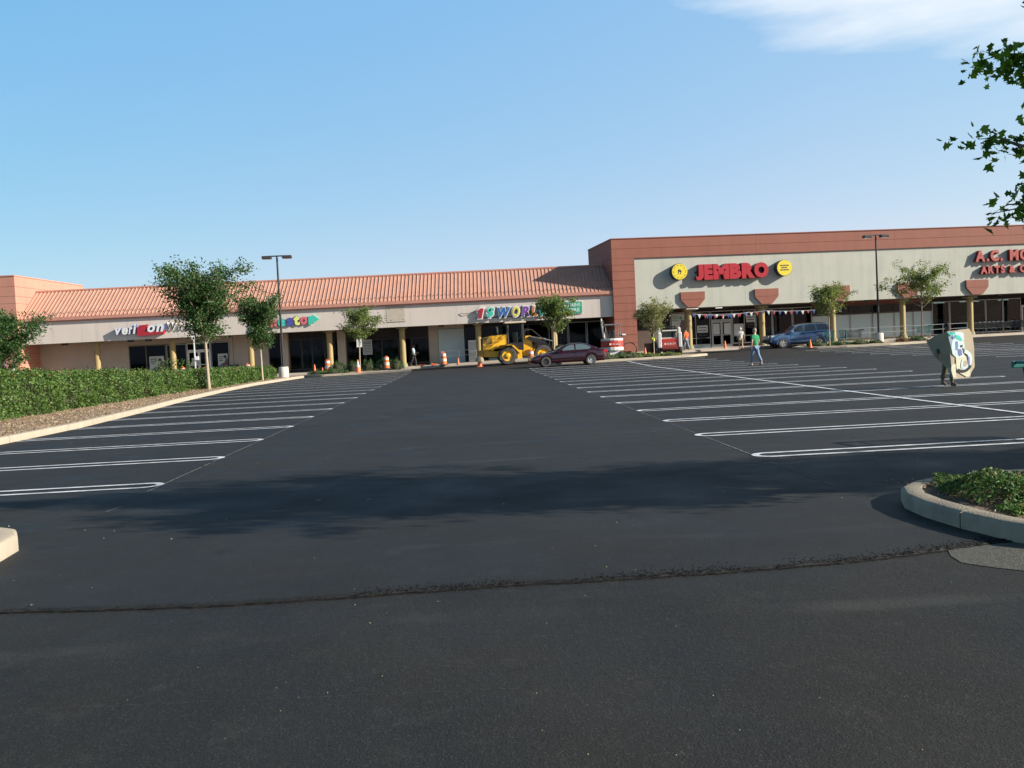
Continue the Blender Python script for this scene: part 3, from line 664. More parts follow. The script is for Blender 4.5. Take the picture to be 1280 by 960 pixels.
# back wall pieces (s from left to right)
MB().box(-48.6, -47.2, 2.9, 3.15, 0, 2.55).build('door', 'reddoor', wing)
wallbox(wing, -47.2, -39.72, -.1, TOPZ+.02)
wallbox(wing, -47.2, -36.6, 3.02, 3.3, m='shadewall', t0=2.985, t1=2.99, name='paint_band')
window(wing, -39.7, -36.68, .35, 3.0, bars=(-38.3,), frame='colbase')
window(wing, -36.62, -35.0, .35, 2.95)
wallbox(wing, -39.72, -31.5, 3.0, TOPZ+.02); wallbox(wing, -39.72, -36.0, -.1, .35); wallbox(wing, -36.0, -35.0, -.1, .35, name='wall_panel')
window(wing, -34.95, -33.05, 2.35, 2.98, frame='white', name='transom_window')
door(wing, -34.9, -33.1, .16, 2.3, frame='white')
window(wing, -33.0, -31.52, .35, 2.98)
wallbox(wing, -33.0, -31.5, -.1, .35)
wallbox(wing, -31.5, -28.3, -.1, TOPZ+.02)
wallbox(wing, -31.2, -31.17, .15, TOPZ, t0=2.985, t1=2.999, m='joint', name='wall_joint')
window(wing, -28.25, -27.25, .2, 3.0, frame='darkframe')
wallbox(wing, -28.3, -27.2, 3.0, TOPZ+.02, m='dark')
wallbox(wing, -27.2, -26.6, -.1, TOPZ, t0=2.5, t1=3.2, m='shadewall', name='pilaster')
for a, b in ((-26.55, -25.6), (-25.55, -24.75), (-24.7, -23.7), (-23.65, -22.6)): window(wing, a, b, .35, 2.9, frame='darkframe')
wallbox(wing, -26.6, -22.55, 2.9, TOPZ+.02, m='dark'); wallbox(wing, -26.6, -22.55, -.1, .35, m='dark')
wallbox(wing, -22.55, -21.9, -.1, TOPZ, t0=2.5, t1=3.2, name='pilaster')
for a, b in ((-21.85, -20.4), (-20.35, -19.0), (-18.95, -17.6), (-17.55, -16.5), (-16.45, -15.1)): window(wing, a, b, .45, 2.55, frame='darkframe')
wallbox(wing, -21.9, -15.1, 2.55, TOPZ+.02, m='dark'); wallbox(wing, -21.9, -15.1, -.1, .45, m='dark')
wallbox(wing, -15.1, -14.32, -.1, TOPZ+.02)
wallbox(wing, -14.32, -12.15, 3.15, TOPZ+.02)
MB().box(-14.3, -12.17, 2.95, 3.1, .2, 3.12).build('roller_shutter', 'panel', wing)
wallbox(wing, -12.15, -10.2, 3.2, TOPZ+.02, m='dark'); window(wing, -12.1, -10.25, .2, 3.18, frame='darkframe')
for a, b in ((-10.2, -8.6), (-8.55, -6.9), (-6.85, -5.2), (-5.15, -3.58), (-3.52, -2.05), (-1.98, -.35)): window(wing, a, b, .55, 3.2, frame='frame' if b > -5 else 'darkframe')
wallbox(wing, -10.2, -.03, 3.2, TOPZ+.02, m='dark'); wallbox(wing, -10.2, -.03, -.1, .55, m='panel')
# posters and shop goods
def poster(root, s0, s1, z0, z1, t, mats=('paper', 'shelf', 'black'), kind=0):
    mb = MB().box(s0, s1, t, t+.01, z0, z1)
    if kind == 1:
        mb.prism([(s0, z0), (s1, z0), (s1, z0+.62*(z1-z0)), (s0+.8*(s1-s0), z0+.72*(z1-z0)), (s0+.62*(s1-s0), z0+.35*(z1-z0)), (s0+.3*(s1-s0), z0+.28*(z1-z0)), (s0, z0+.1*(z1-z0))], t-.004, t-.001, mi=1)
        mb.lathe([(.13, t-.006), (.13, t-.0045)], (s0+.72*(s1-s0), 0, z0+.78*(z1-z0)), 14, 'Y', 2)
        for k in range(3): mb.box(s0+.1, s0+.5*(s1-s0), t-.004, t-.001, z1-.2-.16*k, z1-.26-.16*k, 2)
    if kind == 2:
        for k in range(5): mb.box(s0+.1, s1-.1, t-.004, t-.001, z1-.15-.22*k, z1-.22-.22*k, 2)
    return mb.build('poster', list(mats), root)
poster(wing, -38.05, -36.85, .75, 2.05, 2.9, kind=1); poster(wing, -32.45, -31.65, .85, 2.0, 2.9, kind=1)
poster(wing, -34.6, -34.1, 1.1, 1.75, 2.93)
for (a, b, t_, h_, m_) in ((-26, -25.2, 4.2, 1.5, 'shelf2'), (-25, -24.2, 3.9, 1.8, 'shelf2'), (-24.1, -23.2, 4.4, 1.2, 'shelf'), (-39, -37.5, 4.5, 1.3, 'shelf2'), (-9, -6, 4.5, 1.4, 'shelf'), (-5, -3.8, 4, 1.2, 'shelf'), (-3.2, -1, 4.1, 1.25, 'shelf'), (-20, -18, 5, 1.2, 'shelf2'), (-33, -31.8, 4.3, 1.5, 'shelf')):
    z_ = gz(WF, a); MB().box(a, b, t_, t_+.5, z_, z_+h_).box(a+.1, b-.2, t_+.02, t_+.45, z_+h_, z_+h_+.35).build('display_shelf', m_, wing, bevel=.03)

# left tower
tower = empty('corner_tower', WF.w(-52, 3), WF.a, label='salmon panelled corner tower at the far left end of the arcade', cat='building')
tb = MB(); TX0, TX1 = -9, 5.1; T0, T1 = -3.4, 9.0
zs = [-.2, 1.15, 1.95, 2.75, 3.55, 4.35, 5.15, 5.95, 6.68, 7.25, 8.0, 8.82]
for a, b in zip(zs, zs[1:]): tb.box(TX0, TX1, T0, T1, a+.02, b-.0)
tb.box(TX0+.03, TX1-.03, T0+.03, T1-.03, -.2, 8.7, 1)
tb.build('wall', ['salmon', 'joint'], tower)
MB().box(TX0-.05, TX1+.05, T0-.05, T1+.05, 8.82, 8.90).build('coping', 'trim', tower)
MB().box(3.9, 3.98, T0-.1, T0-.02, 0, 3.0).build('downpipe', 'steel', tower)
MB().box(4.45, 4.65, T0-.12, T0-.0, 1.4, 1.6).build('wall_light', 'white', tower)

# ================================================================== TALL STORE BLOCK
BT = 3.84
blk = empty('big_store', BF.o, BF.a, label='tall cream stucco store block framed by terracotta panel bands at right', cat='building')
E1 = 60
wb = MB()
for i, (a, b) in enumerate(((1.86, 11.0), (11.0, 20.2), (20.2, 29.4), (29.4, 38.6), (38.6, 47.8), (47.8, E1))): wb.box(a+(.004 if i else 0), b-.004, .12, .5, BT, 8.0)
wb.box(1.87, E1, .14, .49, BT+.01, 7.99)
wb.build('stucco_wall', 'stucco', blk)
pb = MB()
for a, b in ((7.97, 8.72), (8.74, 9.50)): 
    for i, (p, q) in enumerate(((0, 12), (12, 24), (24, 36), (36, 48), (48, E1))): pb.box(p+(.006 if i else 0), q-.006, 0, .5, a, b)
pb.box(.02, E1, .02, .49, 7.99, 9.49, 1)
pb.build('parapet', ['terra', 'joint'], blk)
MB().box(-.04, E1, -.05, .55, 9.50, 9.57).build('coping', 'terra', blk)
lp = MB(); zc = [-.1, 1.25, 1.9, 2.55, 3.15, 3.78, 4.4, 5.0, 5.62, 6.25, 6.92, 7.45, 7.96]
for a, b in zip(zc, zc[1:]): lp.box(0, 1.83, 0, 2.9, a+.022, b)
lp.box(.02, 1.81, .02, 2.88, -.1, 7.96, 1); lp.build('corner_pier', ['terra', 'joint'], blk)
sw = MB()
for a, b in zip(zc+[8.72], zc[1:]+[8.72, 9.49]): sw.box(0, .3, 2.92, 8.3, a+.022, b)
sw.box(0, .3, .51, 2.88, 7.98, 9.49).box(.02, .28, 2.93, 8.28, -.1, 9.48, 1)
sw.build('side_wall', ['terra', 'joint'], blk)
MB().box(-.04, .34, .56, 8.34, 9.50, 9.57).build('side_coping', 'terra', blk)
MB().box(.31, E1, .6, 24, 8.2, 8.35).box(.31, E1, 23.8, 24, 0, 8.2).box(.31, .5, 8.3, 24, -.1, 8.2).build('roof_deck', 'interior', blk)
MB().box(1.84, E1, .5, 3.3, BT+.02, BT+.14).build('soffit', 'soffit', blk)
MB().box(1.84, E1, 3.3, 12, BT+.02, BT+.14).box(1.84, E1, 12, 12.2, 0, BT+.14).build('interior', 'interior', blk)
BC = (6.4, 12.62, 18.78, 25.0, 31.15, 37.4, 43.6)
for s in BC:
    column(blk, BF, s, BT-.12, fz(BF, s, .35))
    sh = MB()
    s_ = s+.12
    sh.box(s_-1.0, s_+1.0, -.07, .12, 4.50, 5.10)
    sh.prism([(s_-1.0, 4.48), (s_+1.0, 4.48), (s_+.45, 3.88), (s_-.45, 3.88)], -.07, .12)
    sh.box(s_-.9, s_+.9, -.05, .11, 4.47, 4.51, 1)
    sh.build('bracket_panel', ['terra', 'joint'], blk)
H = BT+.02
wallbox(blk, 1.83, 5.5, -.1, 2.2, m='shadewall'); window(blk, 1.9, 5.45, 2.22, H-.3, bars=(3.2, 4.4), frame='darkframe'); wallbox(blk, 1.83, 16.3, H-.3, H, m='dark')
window(blk, 5.5, 6.8, .75, H-.3); wallbox(blk, 5.5, 9.0, -.1, .75, m='panel', name='wall_base')
poster(blk, 5.6, 6.7, 1.9, 3.45, 2.9, mats=('paper', 'shelf', 'green'), kind=1)
window(blk, 6.85, 8.95, .75, H-.3, bars=(7.7,), rails=(1.35,))
door(blk, 9.1, 10.8, .5, 2.68)
window(blk, 9.02, 10.88, 2.76, H-.3, name='transom_window')
window(blk, 10.9, 12.9, .75, H-.3, bars=(11.95,), rails=(1.4,)); wallbox(blk, 10.9, 18.0, -.1, .72, m='dark', name='wall_base')
window(blk, 12.95, 14.4, .75, H-.3); window(blk, 14.45, 16.2, .75, H-.3); window(blk, 16.25, 17.95, .75, H-.3); wallbox(blk, 16.3, 18, H-.3, H, m='dark')
poster(blk, 11.0, 11.85, 1.45, 2.4, 2.9); poster(blk, 12.1, 12.9, 2.5, 3.1, 2.9, kind=2); poster(blk, 7.8, 8.7, 1.8, 2.4, 2.9, kind=2); poster(blk, 9.2, 9.75, 1.6, 2.5, 2.93); poster(blk, 10.15, 10.7, 1.6, 2.5, 2.93)
# pale filmed windows under a brown header
for a, b in ((18.0, 19.55), (19.6, 21.4), (21.45, 23.45), (23.5, 25.45), (25.5, 27.2), (27.25, 28.95)):
    fo = window(blk, a, b, .65, 2.72, frame='frame', glass='panel')
    window(blk, a, b, 2.75, 3.5, frame='darkframe', name='transom_window')
wallbox(blk, 18.0, 29, -.1, .65, m='colbase', name='wall_base'); wallbox(blk, 18.0, 29, 3.5, H, m='reddoor')
for a, b in ((29.0, 30.6), (30.65, 32.3), (32.35, 34.0), (34.05, 35.65), (35.7, 37.4), (39.2, 41), (41, 43)): window(blk, a, b, .6, 3.5)
door(blk, 37.5, 39.1, .5, 2.8)
wallbox(blk, 29, 37.4, -.1, .6, m='dark', name='wall_base'); wallbox(blk, 29, E1, 3.5, H, m='dark'); wallbox(blk, 43, E1, -.1, 3.5)
for (a, b, t_, h_, m_) in ((7, 8.6, 4.0, 1.2, 'shelf2'), (11.2, 12.6, 4.1, 1.4, 'shelf'), (13.2, 15.6, 4.4, 1.5, 'shelf2'), (29.6, 31.5, 4.6, 1.5, 'shelf'), (32.8, 36.5, 5, 1.7, 'shelf2'), (19, 22, 4.2, 3.2, 'shelf'), (23, 27, 4.2, 3.3, 'shelf'), (35, 37, 4.2, 2.4, 'shelf')):
    z_ = gz(BF, a); MB().box(a, b, t_, t_+.5, z_, z_+h_).build('display_shelf', m_, blk, bevel=.03)
for s in (3.4, 9.6, 15.8, 22, 28, 33.9): MB().box(s-.2, s+.2, .8, 1.15, BT-.14, BT+.02).build('soffit_light', 'darkframe', blk)
for s, t_ in ((7.1, 1.9), (9.7, 2.2), (30.2, 3.8), (32.6, 3.7), (33.9, 4.4), (36.4, 3.9)):
    z_ = BT-.02 if t_ < 3 else BT-.4
    MB().box(s-.5, s+.5, t_-.04, t_+.04, z_-.06, z_).build('fluorescent_lamp', 'tube', blk)
MB().box(.55, .85, -.08, .0, 1.9, 2.0).build('wall_light', 'white', blk)

# ================================================================== SIGNS
def signroot(name, F, s, z, **k): return empty(name, F.w(s, 0, z), F.a, **k)
# wireless shop sign
sg = signroot('wall_sign', WF, -37.3, 4.2, label='white and red wireless shop letters on the pinkish fascia near the left end', cat='shop sign')
wl = [('white', 'blueside')]*8
v0, v1 = -39.4+37.3, -35.5+37.3
for ch_, a, b, z0, z1, mm in (('v', -2.10, -1.62, -.35, .16, 'white'), ('e', -1.58, -1.10, -.35, .19, 'white'), ('r', -1.06, -.74, -.34, .22, 'white'), ('i', -.72, -.44, -.33, .46, 'white'), ('o', .42, 1.02, -.27, .30, 'white'), ('n', 1.08, 1.70, -.26, .33, 'white')):
    letter(ch_, a, b, z0, z1, 0, .32, 'letter', (mm, 'blueside'), sg, offset=.035, shear=.25)
MB().prism([(-.42, -.02), (-.20, .32), (.45, .36), (.18, -.20), (1.72, -.16), (1.66, -.42), (-.38, -.52)], -.30, -.0).build('red_letter', 'red', sg)
word('Wireless', 1.86, 4.9, -.18, .42, 0, .12, ('signdark', 'white'), sg, gap=.08, offset=.01, shear=.2)
# game shop sign: colourful lower case letters with an arrow shaped last letter
sg = signroot('wall_sign', WF, -26.0, 4.2, label='multicoloured bubble letter shop sign ending in a green arrow on the fascia', cat='shop sign')
for c_, a, b, z0, z1, cc in (('g', -2.85, -2.25, -.50, .22, 'teal'), ('a', -2.2, -1.65, -.32, .24, 'lime'), ('m', -1.55, -.82, -.26, .28, 'pink'), ('e', -.70, -.12, -.22, .32, 'teal'), ('s', -.02, .50, -.20, .34, 'navy'), ('t', .56, 1.0, -.18, .52, 'lime'), ('o', 1.08, 1.62, -.16, .38, 'pink')):
    letter(c_, a-.02, b+.02, z0-.09, z1+.02, 0, .13, 'letter', (cc, 'signdark'), sg, offset=.055)
ap = MB().prism([(1.70, -.30), (1.88, -.30), (1.96, -.16), (2.08, -.16), (2.55, .14), (2.1, .50), (1.98, .42), (1.70, .40)], -.13, 0)
ap.prism([(1.9, .08), (2.1, .08), (2.1, .28), (1.9, .28)], -.134, -.131, mi=1)
ap.build('arrow_letter', ['teal', 'teal'], sg)
# dollar store sign
sg = signroot('wall_sign', WF, -7.4, 4.2, label='italic rainbow coloured store letters with white outline above the wheel loader', cat='shop sign')
cols = ['red', 'teal', 'signblue', 'signyellow', 'purple', 'signorange', 'teal']
xs_ = [(-3.5, -3.1), (-2.82, -2.2), (-1.9, -.9), (-.76, -.22), (-.02, .60), (.74, 1.2), (1.34, 1.95)]
for c_, cc, (a, b) in zip('1$WORLD', cols, xs_):
    z0, z1 = (-.42, .36) if c_ != '$' else (-.42, .40)
    if c_ == '1':
        def one(g, ya, yb, m_, nm):
            P = [(-3.52-g, -.42-g), (-3.22+g, -.42-g), (-3.02+g, .36+g), (-3.24-g*.5, .36+g), (-3.52-g, .20), (-3.50-g, .06-g), (-3.40-g*.2, .09-g*.3)]
            MB().prism(P, ya, yb).build(nm, m_, sg)
        one(.08, -.22, 0, ['white'], 'letter_backing'); one(0, -.245, -.222, [cc], 'letter'); continue
    letter(c_, a-.09, b+.09, z0-.09, z1+.09, 0, .22, 'letter_backing', ('white', 'signdark'), sg, offset=.085, shear=.22)
    letter(c_, a, b, z0, z1, -.225, .02, 'letter', (cc,), sg, offset=.03, shear=.22)
MB().box(-3.7, 2.1, -.03, -.0, -.42, -.34).build('mounting_rail', 'signdark', sg)
MB().tube([(-4.9, -.05, .06), (-4.4, -.12, .0), (-3.7, -.1, .14)], .02, 6).build('conduit', 'signdark', sg)
sg = signroot('banner', WF, -3.4, 4.28, label='green banner with white lettering behind the small tree on the fascia', cat='banner')
bn = MB().box(-1.9, .78, -.10, -.03, -.44, .46)
bn.box(-1.95, .83, -.08, -.0, .46, .50, 1).box(-1.95, .83, -.08, -.0, -.48, -.44, 1)
flat_text(bn, 'BARGAINS', -.95, .66, .08, .36, -.102, 1); flat_text(bn, 'GALORE', -1.2, .6, -.32, -.04, -.102, 1)
bn.build('banner_sheet', ['green', 'white'], sg)
# big red sign
sg = signroot('wall_sign', BF, 9.8, 6.63, label='large red block letter store sign between two yellow discs', cat='shop sign')
for c_, a, b in (('J', -3.08, -2.42), ('E', -2.38, -1.66), ('M', -1.62, -.30), ('B', -.26, .72), ('R', .76, 1.86), ('O', 1.80, 3.02)):
    letter(c_, a, b, -.64, .60, .12, .52, 'letter', ('red', 'redside'), sg, offset=.075)
MB().box(-3.0, 3.05, .04, .12, -.08, .08).build('mounting_rail', 'signdark', sg)
def disc(s, z, label, kind):
    r_ = signroot('round_sign', BF, s, z, label=label, cat='sign', group='yellow disc signs')
    MB().lathe([(.66, .1), (.66, -.46), (.63, -.48)], (0, 0, 0), 40, 'Y', 1).lathe([(.63, -.482), (.0001, -.484)], (0, 0, 0), 40, 'Y', 0).build('disc', ['signyellow', 'bronze'], r_, smooth=40)
    g = MB()
    if kind == 0:
        for k in range(30):
            a = 2*math.pi*k/30
            if k % 3: g.box(-.02, .02, -.492, -.486, .47, .53, 0, Matrix.Rotation(a, 4, 'Y'))
        g.tube([(-.09, -.49, .14), (-.10, -.49, -.2)], .018, 6).tube([(.10, -.49, .10), (.08, -.49, -.2)], .018, 6).box(-.13, .02, -.492, -.486, -.02, .17).box(.04, .14, -.492, -.486, -.04, .12)
    else:
        for z0, n in ((.15, 3), (-.03, 2), (-.21, 3)):
            for q in range(n): a = -.36+q*.25+(.1 if n == 2 else 0); g.box(a, a+.2, -.492, -.486, z0, z0+.09)
    g.build('emblem', 'bronze', r_)
disc(5.37, 6.72, 'round yellow disc sign with dark figure emblem left of the red letters', 0)
disc(14.15, 6.70, 'round yellow disc sign with three lines of small writing right of the red letters', 1)
sg = signroot('wall_sign', BF, 34, 6.5, label='two row red craft store letters at the right edge of the cream wall', cat='shop sign')
word('A.C. MOORE', -2.95, 4.5, .14, 1.02, .12, .36, ('brick_red', 'redside'), sg, gap=.12, offset=.045)
word('ARTS & CRAFTS', -2.5, 4.3, -.9, -.3, .12, .34, ('brick_red', 'redside'), sg, gap=.1, offset=.05)

# notice sheet hung on the arcade windows and post signs
nb = MB().box(-.38, .38, -.03, 0, -.62, .62)
flat_text(nb, 'NOTICE', -.3, .3, .36, .5, -.033, 1, .004, .015); flat_text(nb, 'FOR LEASE', -.3, .3, .02, .2, -.033, 1, .004, .02)
for z0 in (.28, -.12, -.26, -.4, -.52): nb.box(-.3, .3, -.034, -.031, z0, z0+.05, 1)
nb.build('notice_board', ['paper', 'signdark'], loc=WF.w(-20.15, 2.85, 1.95), rz=WF.a, label='white notice board with dark printing on the dark arcade window', cat='notice')
def post_sign(x, y, h, label, plate=True, m='signdark', pm_='white'):
    z = zg(x, y)+.13; r_ = empty('sign_post', (x, y, z), 0, label=label, cat='sign')
    MB().box(-.025, .025, -.02, .02, 0, h).build('post', m, r_)
    p = MB().box(-.20, .20, -.05, -.022, h-.62, h+.02)
    if plate:
        p.box(-.14, .06, -.053, -.051, h-.18, h-.14, 1).box(-.14, .14, -.053, -.051, h-.32, h-.28, 1).box(-.1, .1, -.053, -.051, h-.46, h-.42, 1)
    p.build('sign_plate', [pm_, 'signdark'], r_, bevel=.01)
post_sign(-8.25, 71.0, 2.42, 'small white parking sign on a thin post beside the notice board')
x_, y_ = -19.9, 69.0
r_ = empty('sign_post', (x_, y_, .12), 0, label='white metal post with a small white box in front of the wireless shop door', cat='post')
MB().box(-.035, .035, -.03, .03, 0, 3.3).build('post', 'white', r_); MB().box(-.02, .30, -.1, -.03, 1.45, 1.72).build('box', 'white', r_, bevel=.02)
MB().box(-.14, .10, -.06, -.035, 2.95, 3.25).build('sign_plate', 'white', r_)

# ================================================================== FOLIAGE
def leaf_cloud(C, size, aspect=.62, up_bias=.3, star=False, fold=.25):
    """C (n,3) centres -> leaf faces"""
    n = len(C); d = rng.normal(size=(n, 3)); d /= np.linalg.norm(d, axis=1)[:, None]
    nr_ = rng.normal(size=(n, 3)); nr_[:, 2] += up_bias*3; nr_ /= np.linalg.norm(nr_, axis=1)[:, None]
    a = np.cross(nr_, d); a /= np.linalg.norm(a, axis=1)[:, None]+1e-9; b = np.cross(nr_, a)
    s = size*rng.uniform(.6, 1.25, n)
    if not star:
        sh = [(-1, 0, 0), (-.1, aspect, fold), (1, 0, 0), (-.1, -aspect, fold)]
    else:
        sh = [(-1, 0, 0), (-.75, .35, .05), (-.55, .95, .12), (-.1, .45, 0), (.25, .9, .15), (.3, .35, 0), (1.1, 0, .05), (.3, -.35, 0), (.25, -.9, .15), (-.1, -.45, 0), (-.55, -.95, .12), (-.75, -.35, .05)]
    k = len(sh); V = np.zeros((n, k, 3))
    for i, (u, v, w_) in enumerate(sh): V[:, i] = C+(a*u+b*v+nr_*w_*.6)*s[:, None]*.5
    return V.reshape(-1, 3), np.arange(n*k).reshape(n, k)
def bez(p0, p1, p2, n): return [p0*(1-t)**2+p1*2*t*(1-t)+p2*t*t for t in [i/n for i in range(n+1)]]
def tree(name, x, y, z0, height, clear, rad, nl, leaves, lsize, lm, bark, tr=.07, shape='oval', lean=(0, 0), seed=1, spread=.16, star=False, twigs=7, mix=None, tlo=.25, yk=1.0, ends=(), **k):
    rs = random.Random(seed); nrs = np.random.default_rng(seed)
    root = empty(name, (x, y, z0), 0, **k); mb = MB()
    tp = Vector((lean[0], lean[1], height*.9)); zc_ = clear
    trunk = bez(Vector((0, 0, -.1)), Vector((lean[0]*.2+rs.uniform(-.05, .05), lean[1]*.2, height*.45)), tp, 10)
    mb.tube(trunk, [tr*(1.15 if i == 0 else 1)*(1-.85*i/10)+.008 for i in range(11)], 8)
    def tat(z):
        f = min(1, max(0, z/(height*.9)))*10; i = min(9, int(f)); return trunk[i].lerp(trunk[i+1], f-i)
    tips = []; blob = [rs.uniform(.6, 1.25) for _ in range(nl)]
    for i in range(nl):
        f = (i+.5)/nl; zz = clear+(height*.78-clear)*f**.9; p0 = tat(zz)
        a = i*2.39996+rs.uniform(-.3, .3)
        rad_ = rad; rad = rad_*blob[i]
        if shape == 'vase': rr_ = rad*(.45+.62*f)*rs.uniform(.75, 1.12); dz = (height-zz)*rs.uniform(.45, 1.02)*(.55+.3*f)
        elif shape == 'flat': rr_ = rad*rs.uniform(.55, 1.1)*(1-.35*f); dz = (height-zz)*rs.uniform(.35, .8)
        elif shape == 'vaseup': rr_ = rad*(.55+.5*f)*rs.uniform(.7, 1.1); dz = (height-zz)*rs.uniform(.6, 1.0)
        else: rr_ = rad*(math.sin(math.pi*(.22+.66*f)))*rs.uniform(.75, 1.12); dz = (height-zz)*rs.uniform(.25, .75)
        p2 = p0+Vector((math.cos(a)*rr_, math.sin(a)*rr_, dz)); p1 = p0+Vector((math.cos(a)*rr_*.35, math.sin(a)*rr_*.35, dz*.25+.1))
        p1.y = p0.y+(p1.y-p0.y)*yk; p2.y = p0.y+(p2.y-p0.y)*yk
        if i < len(ends): p0 = tat(ends[i][3]); p2 = Vector(ends[i][:3]); p1 = Vector((p0.x*.45+p2.x*.55, p0.y*.4+p2.y*.6, p2.z+ends[i][4]))
        br = bez(p0, p1, p2, 6); r0 = tr*.45*(1-.5*f)
        mb.tube(br, [r0*(1-.85*j/6)+.004 for j in range(7)], 5); rad = rad_
        isend = i < len(ends)
        for q in range(twigs*(4 if isend else 1)):
            t_ = (tlo+(1-tlo)*rs.random())*6; j = min(5, int(t_)); c0 = br[j].lerp(br[j+1], t_-j)
            bl = blob[i]; dr = Vector((rs.gauss(0, 1), rs.gauss(0, 1), rs.gauss(.25, .6))).normalized()*rs.uniform(.25, .62)*rad*(.22 if isend else .55)
            c1 = c0+dr; mb.tube([c0, (c0+c1)/2+Vector((0, 0, .04)), c1], [.010+r0*.12, .007, .003], 4, cap=False)
            tips.append((c0, c1, isend))
        tips.append((br[4], br[6], isend))
    mb.build('trunk', bark, root, smooth=60)
    tips += [(tat(height*.8), Vector(tp)+Vector((0, 0, height*.08)), False)]
    per = leaves/len(tips); C = []
    for c0, c1, fl in tips:
        n = int(per*rs.uniform(.25, 1.9)) if not fl else int(per*rs.uniform(1.2, 2.2)); t_ = nrs.uniform(.15, 1.1, n)
        P = np.array(c0)[None]+(np.array(c1)-np.array(c0))[None]*t_[:, None]+nrs.normal(size=(n, 3))*spread*np.array([1, 1, .75])
        C.append(P)
    C = np.concatenate(C); V, F = leaf_cloud(C, lsize, star=star)
    mi = None; ms = [lm]
    if mix: ms = [lm, mix]; mi = (nrs.random(len(F)) < .18).astype(int)
    np_mesh('crown', V, F, ms, root, mi=mi)
    return root
tree('shade_tree', -12.8, 46.4, .1, 6.55, 2.15, 2.5, 44, 19000, .125, 'leafd', 'barkl', .085, 'vase', (-.1, 0), 3, .17, tlo=.12, label='largest dark green tree standing between two hedges in front of the wireless shop', cat='tree', twigs=8)
tree('shade_tree', -12.85, 58.5, .1, 5.6, 1.9, 1.7, 30, 12500, .13, 'leafd', 'barkl', .07, 'vase', (.0, 0), 8, .15, tlo=.1, label='smaller dark green tree just left of the tall lamp post', cat='tree', mix=None)
tree('shade_tree', -25.5, 52.0, .1, 4.95, 1.1, 2.4, 34, 16000, .14, 'leafd', 'bark', .09, 'oval', (0, 0), 12, .17, label='dark green tree cut off by the left edge in front of the salmon tower', cat='tree')
tree('young_tree', -7.95, 67.9, .13, 5.1, 2.0, 1.5, 24, 5200, .13, 'leafl', 'barkl', .05, 'oval', (.3, 0), 21, .13, label='slender light green tree beside the white notice board', cat='tree', mix='leafd')
tree('young_tree', 5.85, 65.2, .3, 4.75, 2.0, 1.6, 24, 5600, .15, 'leafl', 'barkl', .075, 'flat', (.1, 0), 33, .14, label='yellow green tree behind the burgundy sedan covering the green banner', cat='tree', mix='leafd')
tree('young_tree', 12.75, 64.6, .3, 4.15, 1.3, 1.45, 24, 4200, .12, 'leafy', 'barkl', .04, 'oval', (0, 0), 41, .12, label='pale olive tree in front of the left end of the tall store', cat='tree', mix='leafl')
tree('young_tree', 26.15, 67.2, .35, 4.75, 2.0, 1.7, 24, 5200, .14, 'leafl', 'barkl', .05, 'flat', (.05, 0), 55, .14, label='light green tree behind the rear of the blue SUV', cat='tree', mix='leafy')
tree('young_tree', 34.3, 69.8, .38, 6.1, 2.4, 2.7, 26, 4300, .15, 'leafl', 'bark', .055, 'flat', (0, 0), 62, .14, label='wide sparse tree right of the second lamp post by the pale windows', cat='tree', mix='leafd')
tree('maple_tree', 9.1, 7.35, .1, 6.1, 2.0, 3.7, 40, 33000, .088, 'leafm', 'bark', .13, 'oval', (.1, 0), 77, .10, star=True, twigs=11, yk=.48,
     ends=[(-4.30, .6, 2.98, 2.3, .7), (-4.15, .5, 2.40, 2.1, .7), (-4.1, .8, 3.80, 2.7, .5), (-3.95, .3, 2.75, 2.2, .8), (-3.90, .6, 4.30, 3.0, .3), (-3.95, .7, 4.75, 3.2, .2), (-3.7, .5, 3.5, 2.6, .5)], label='large maple whose leafy branches hang into the upper right corner', cat='tree')
tree('maple_tree', 14.6, 7.3, .1, 5.6, 2.0, 3.2, 30, 14000, .14, 'leafm', 'bark', .12, 'oval', (0, 0), 78, .16, twigs=8, yk=.40, label='second maple standing beyond the right edge whose shade reaches the first stall', cat='tree')

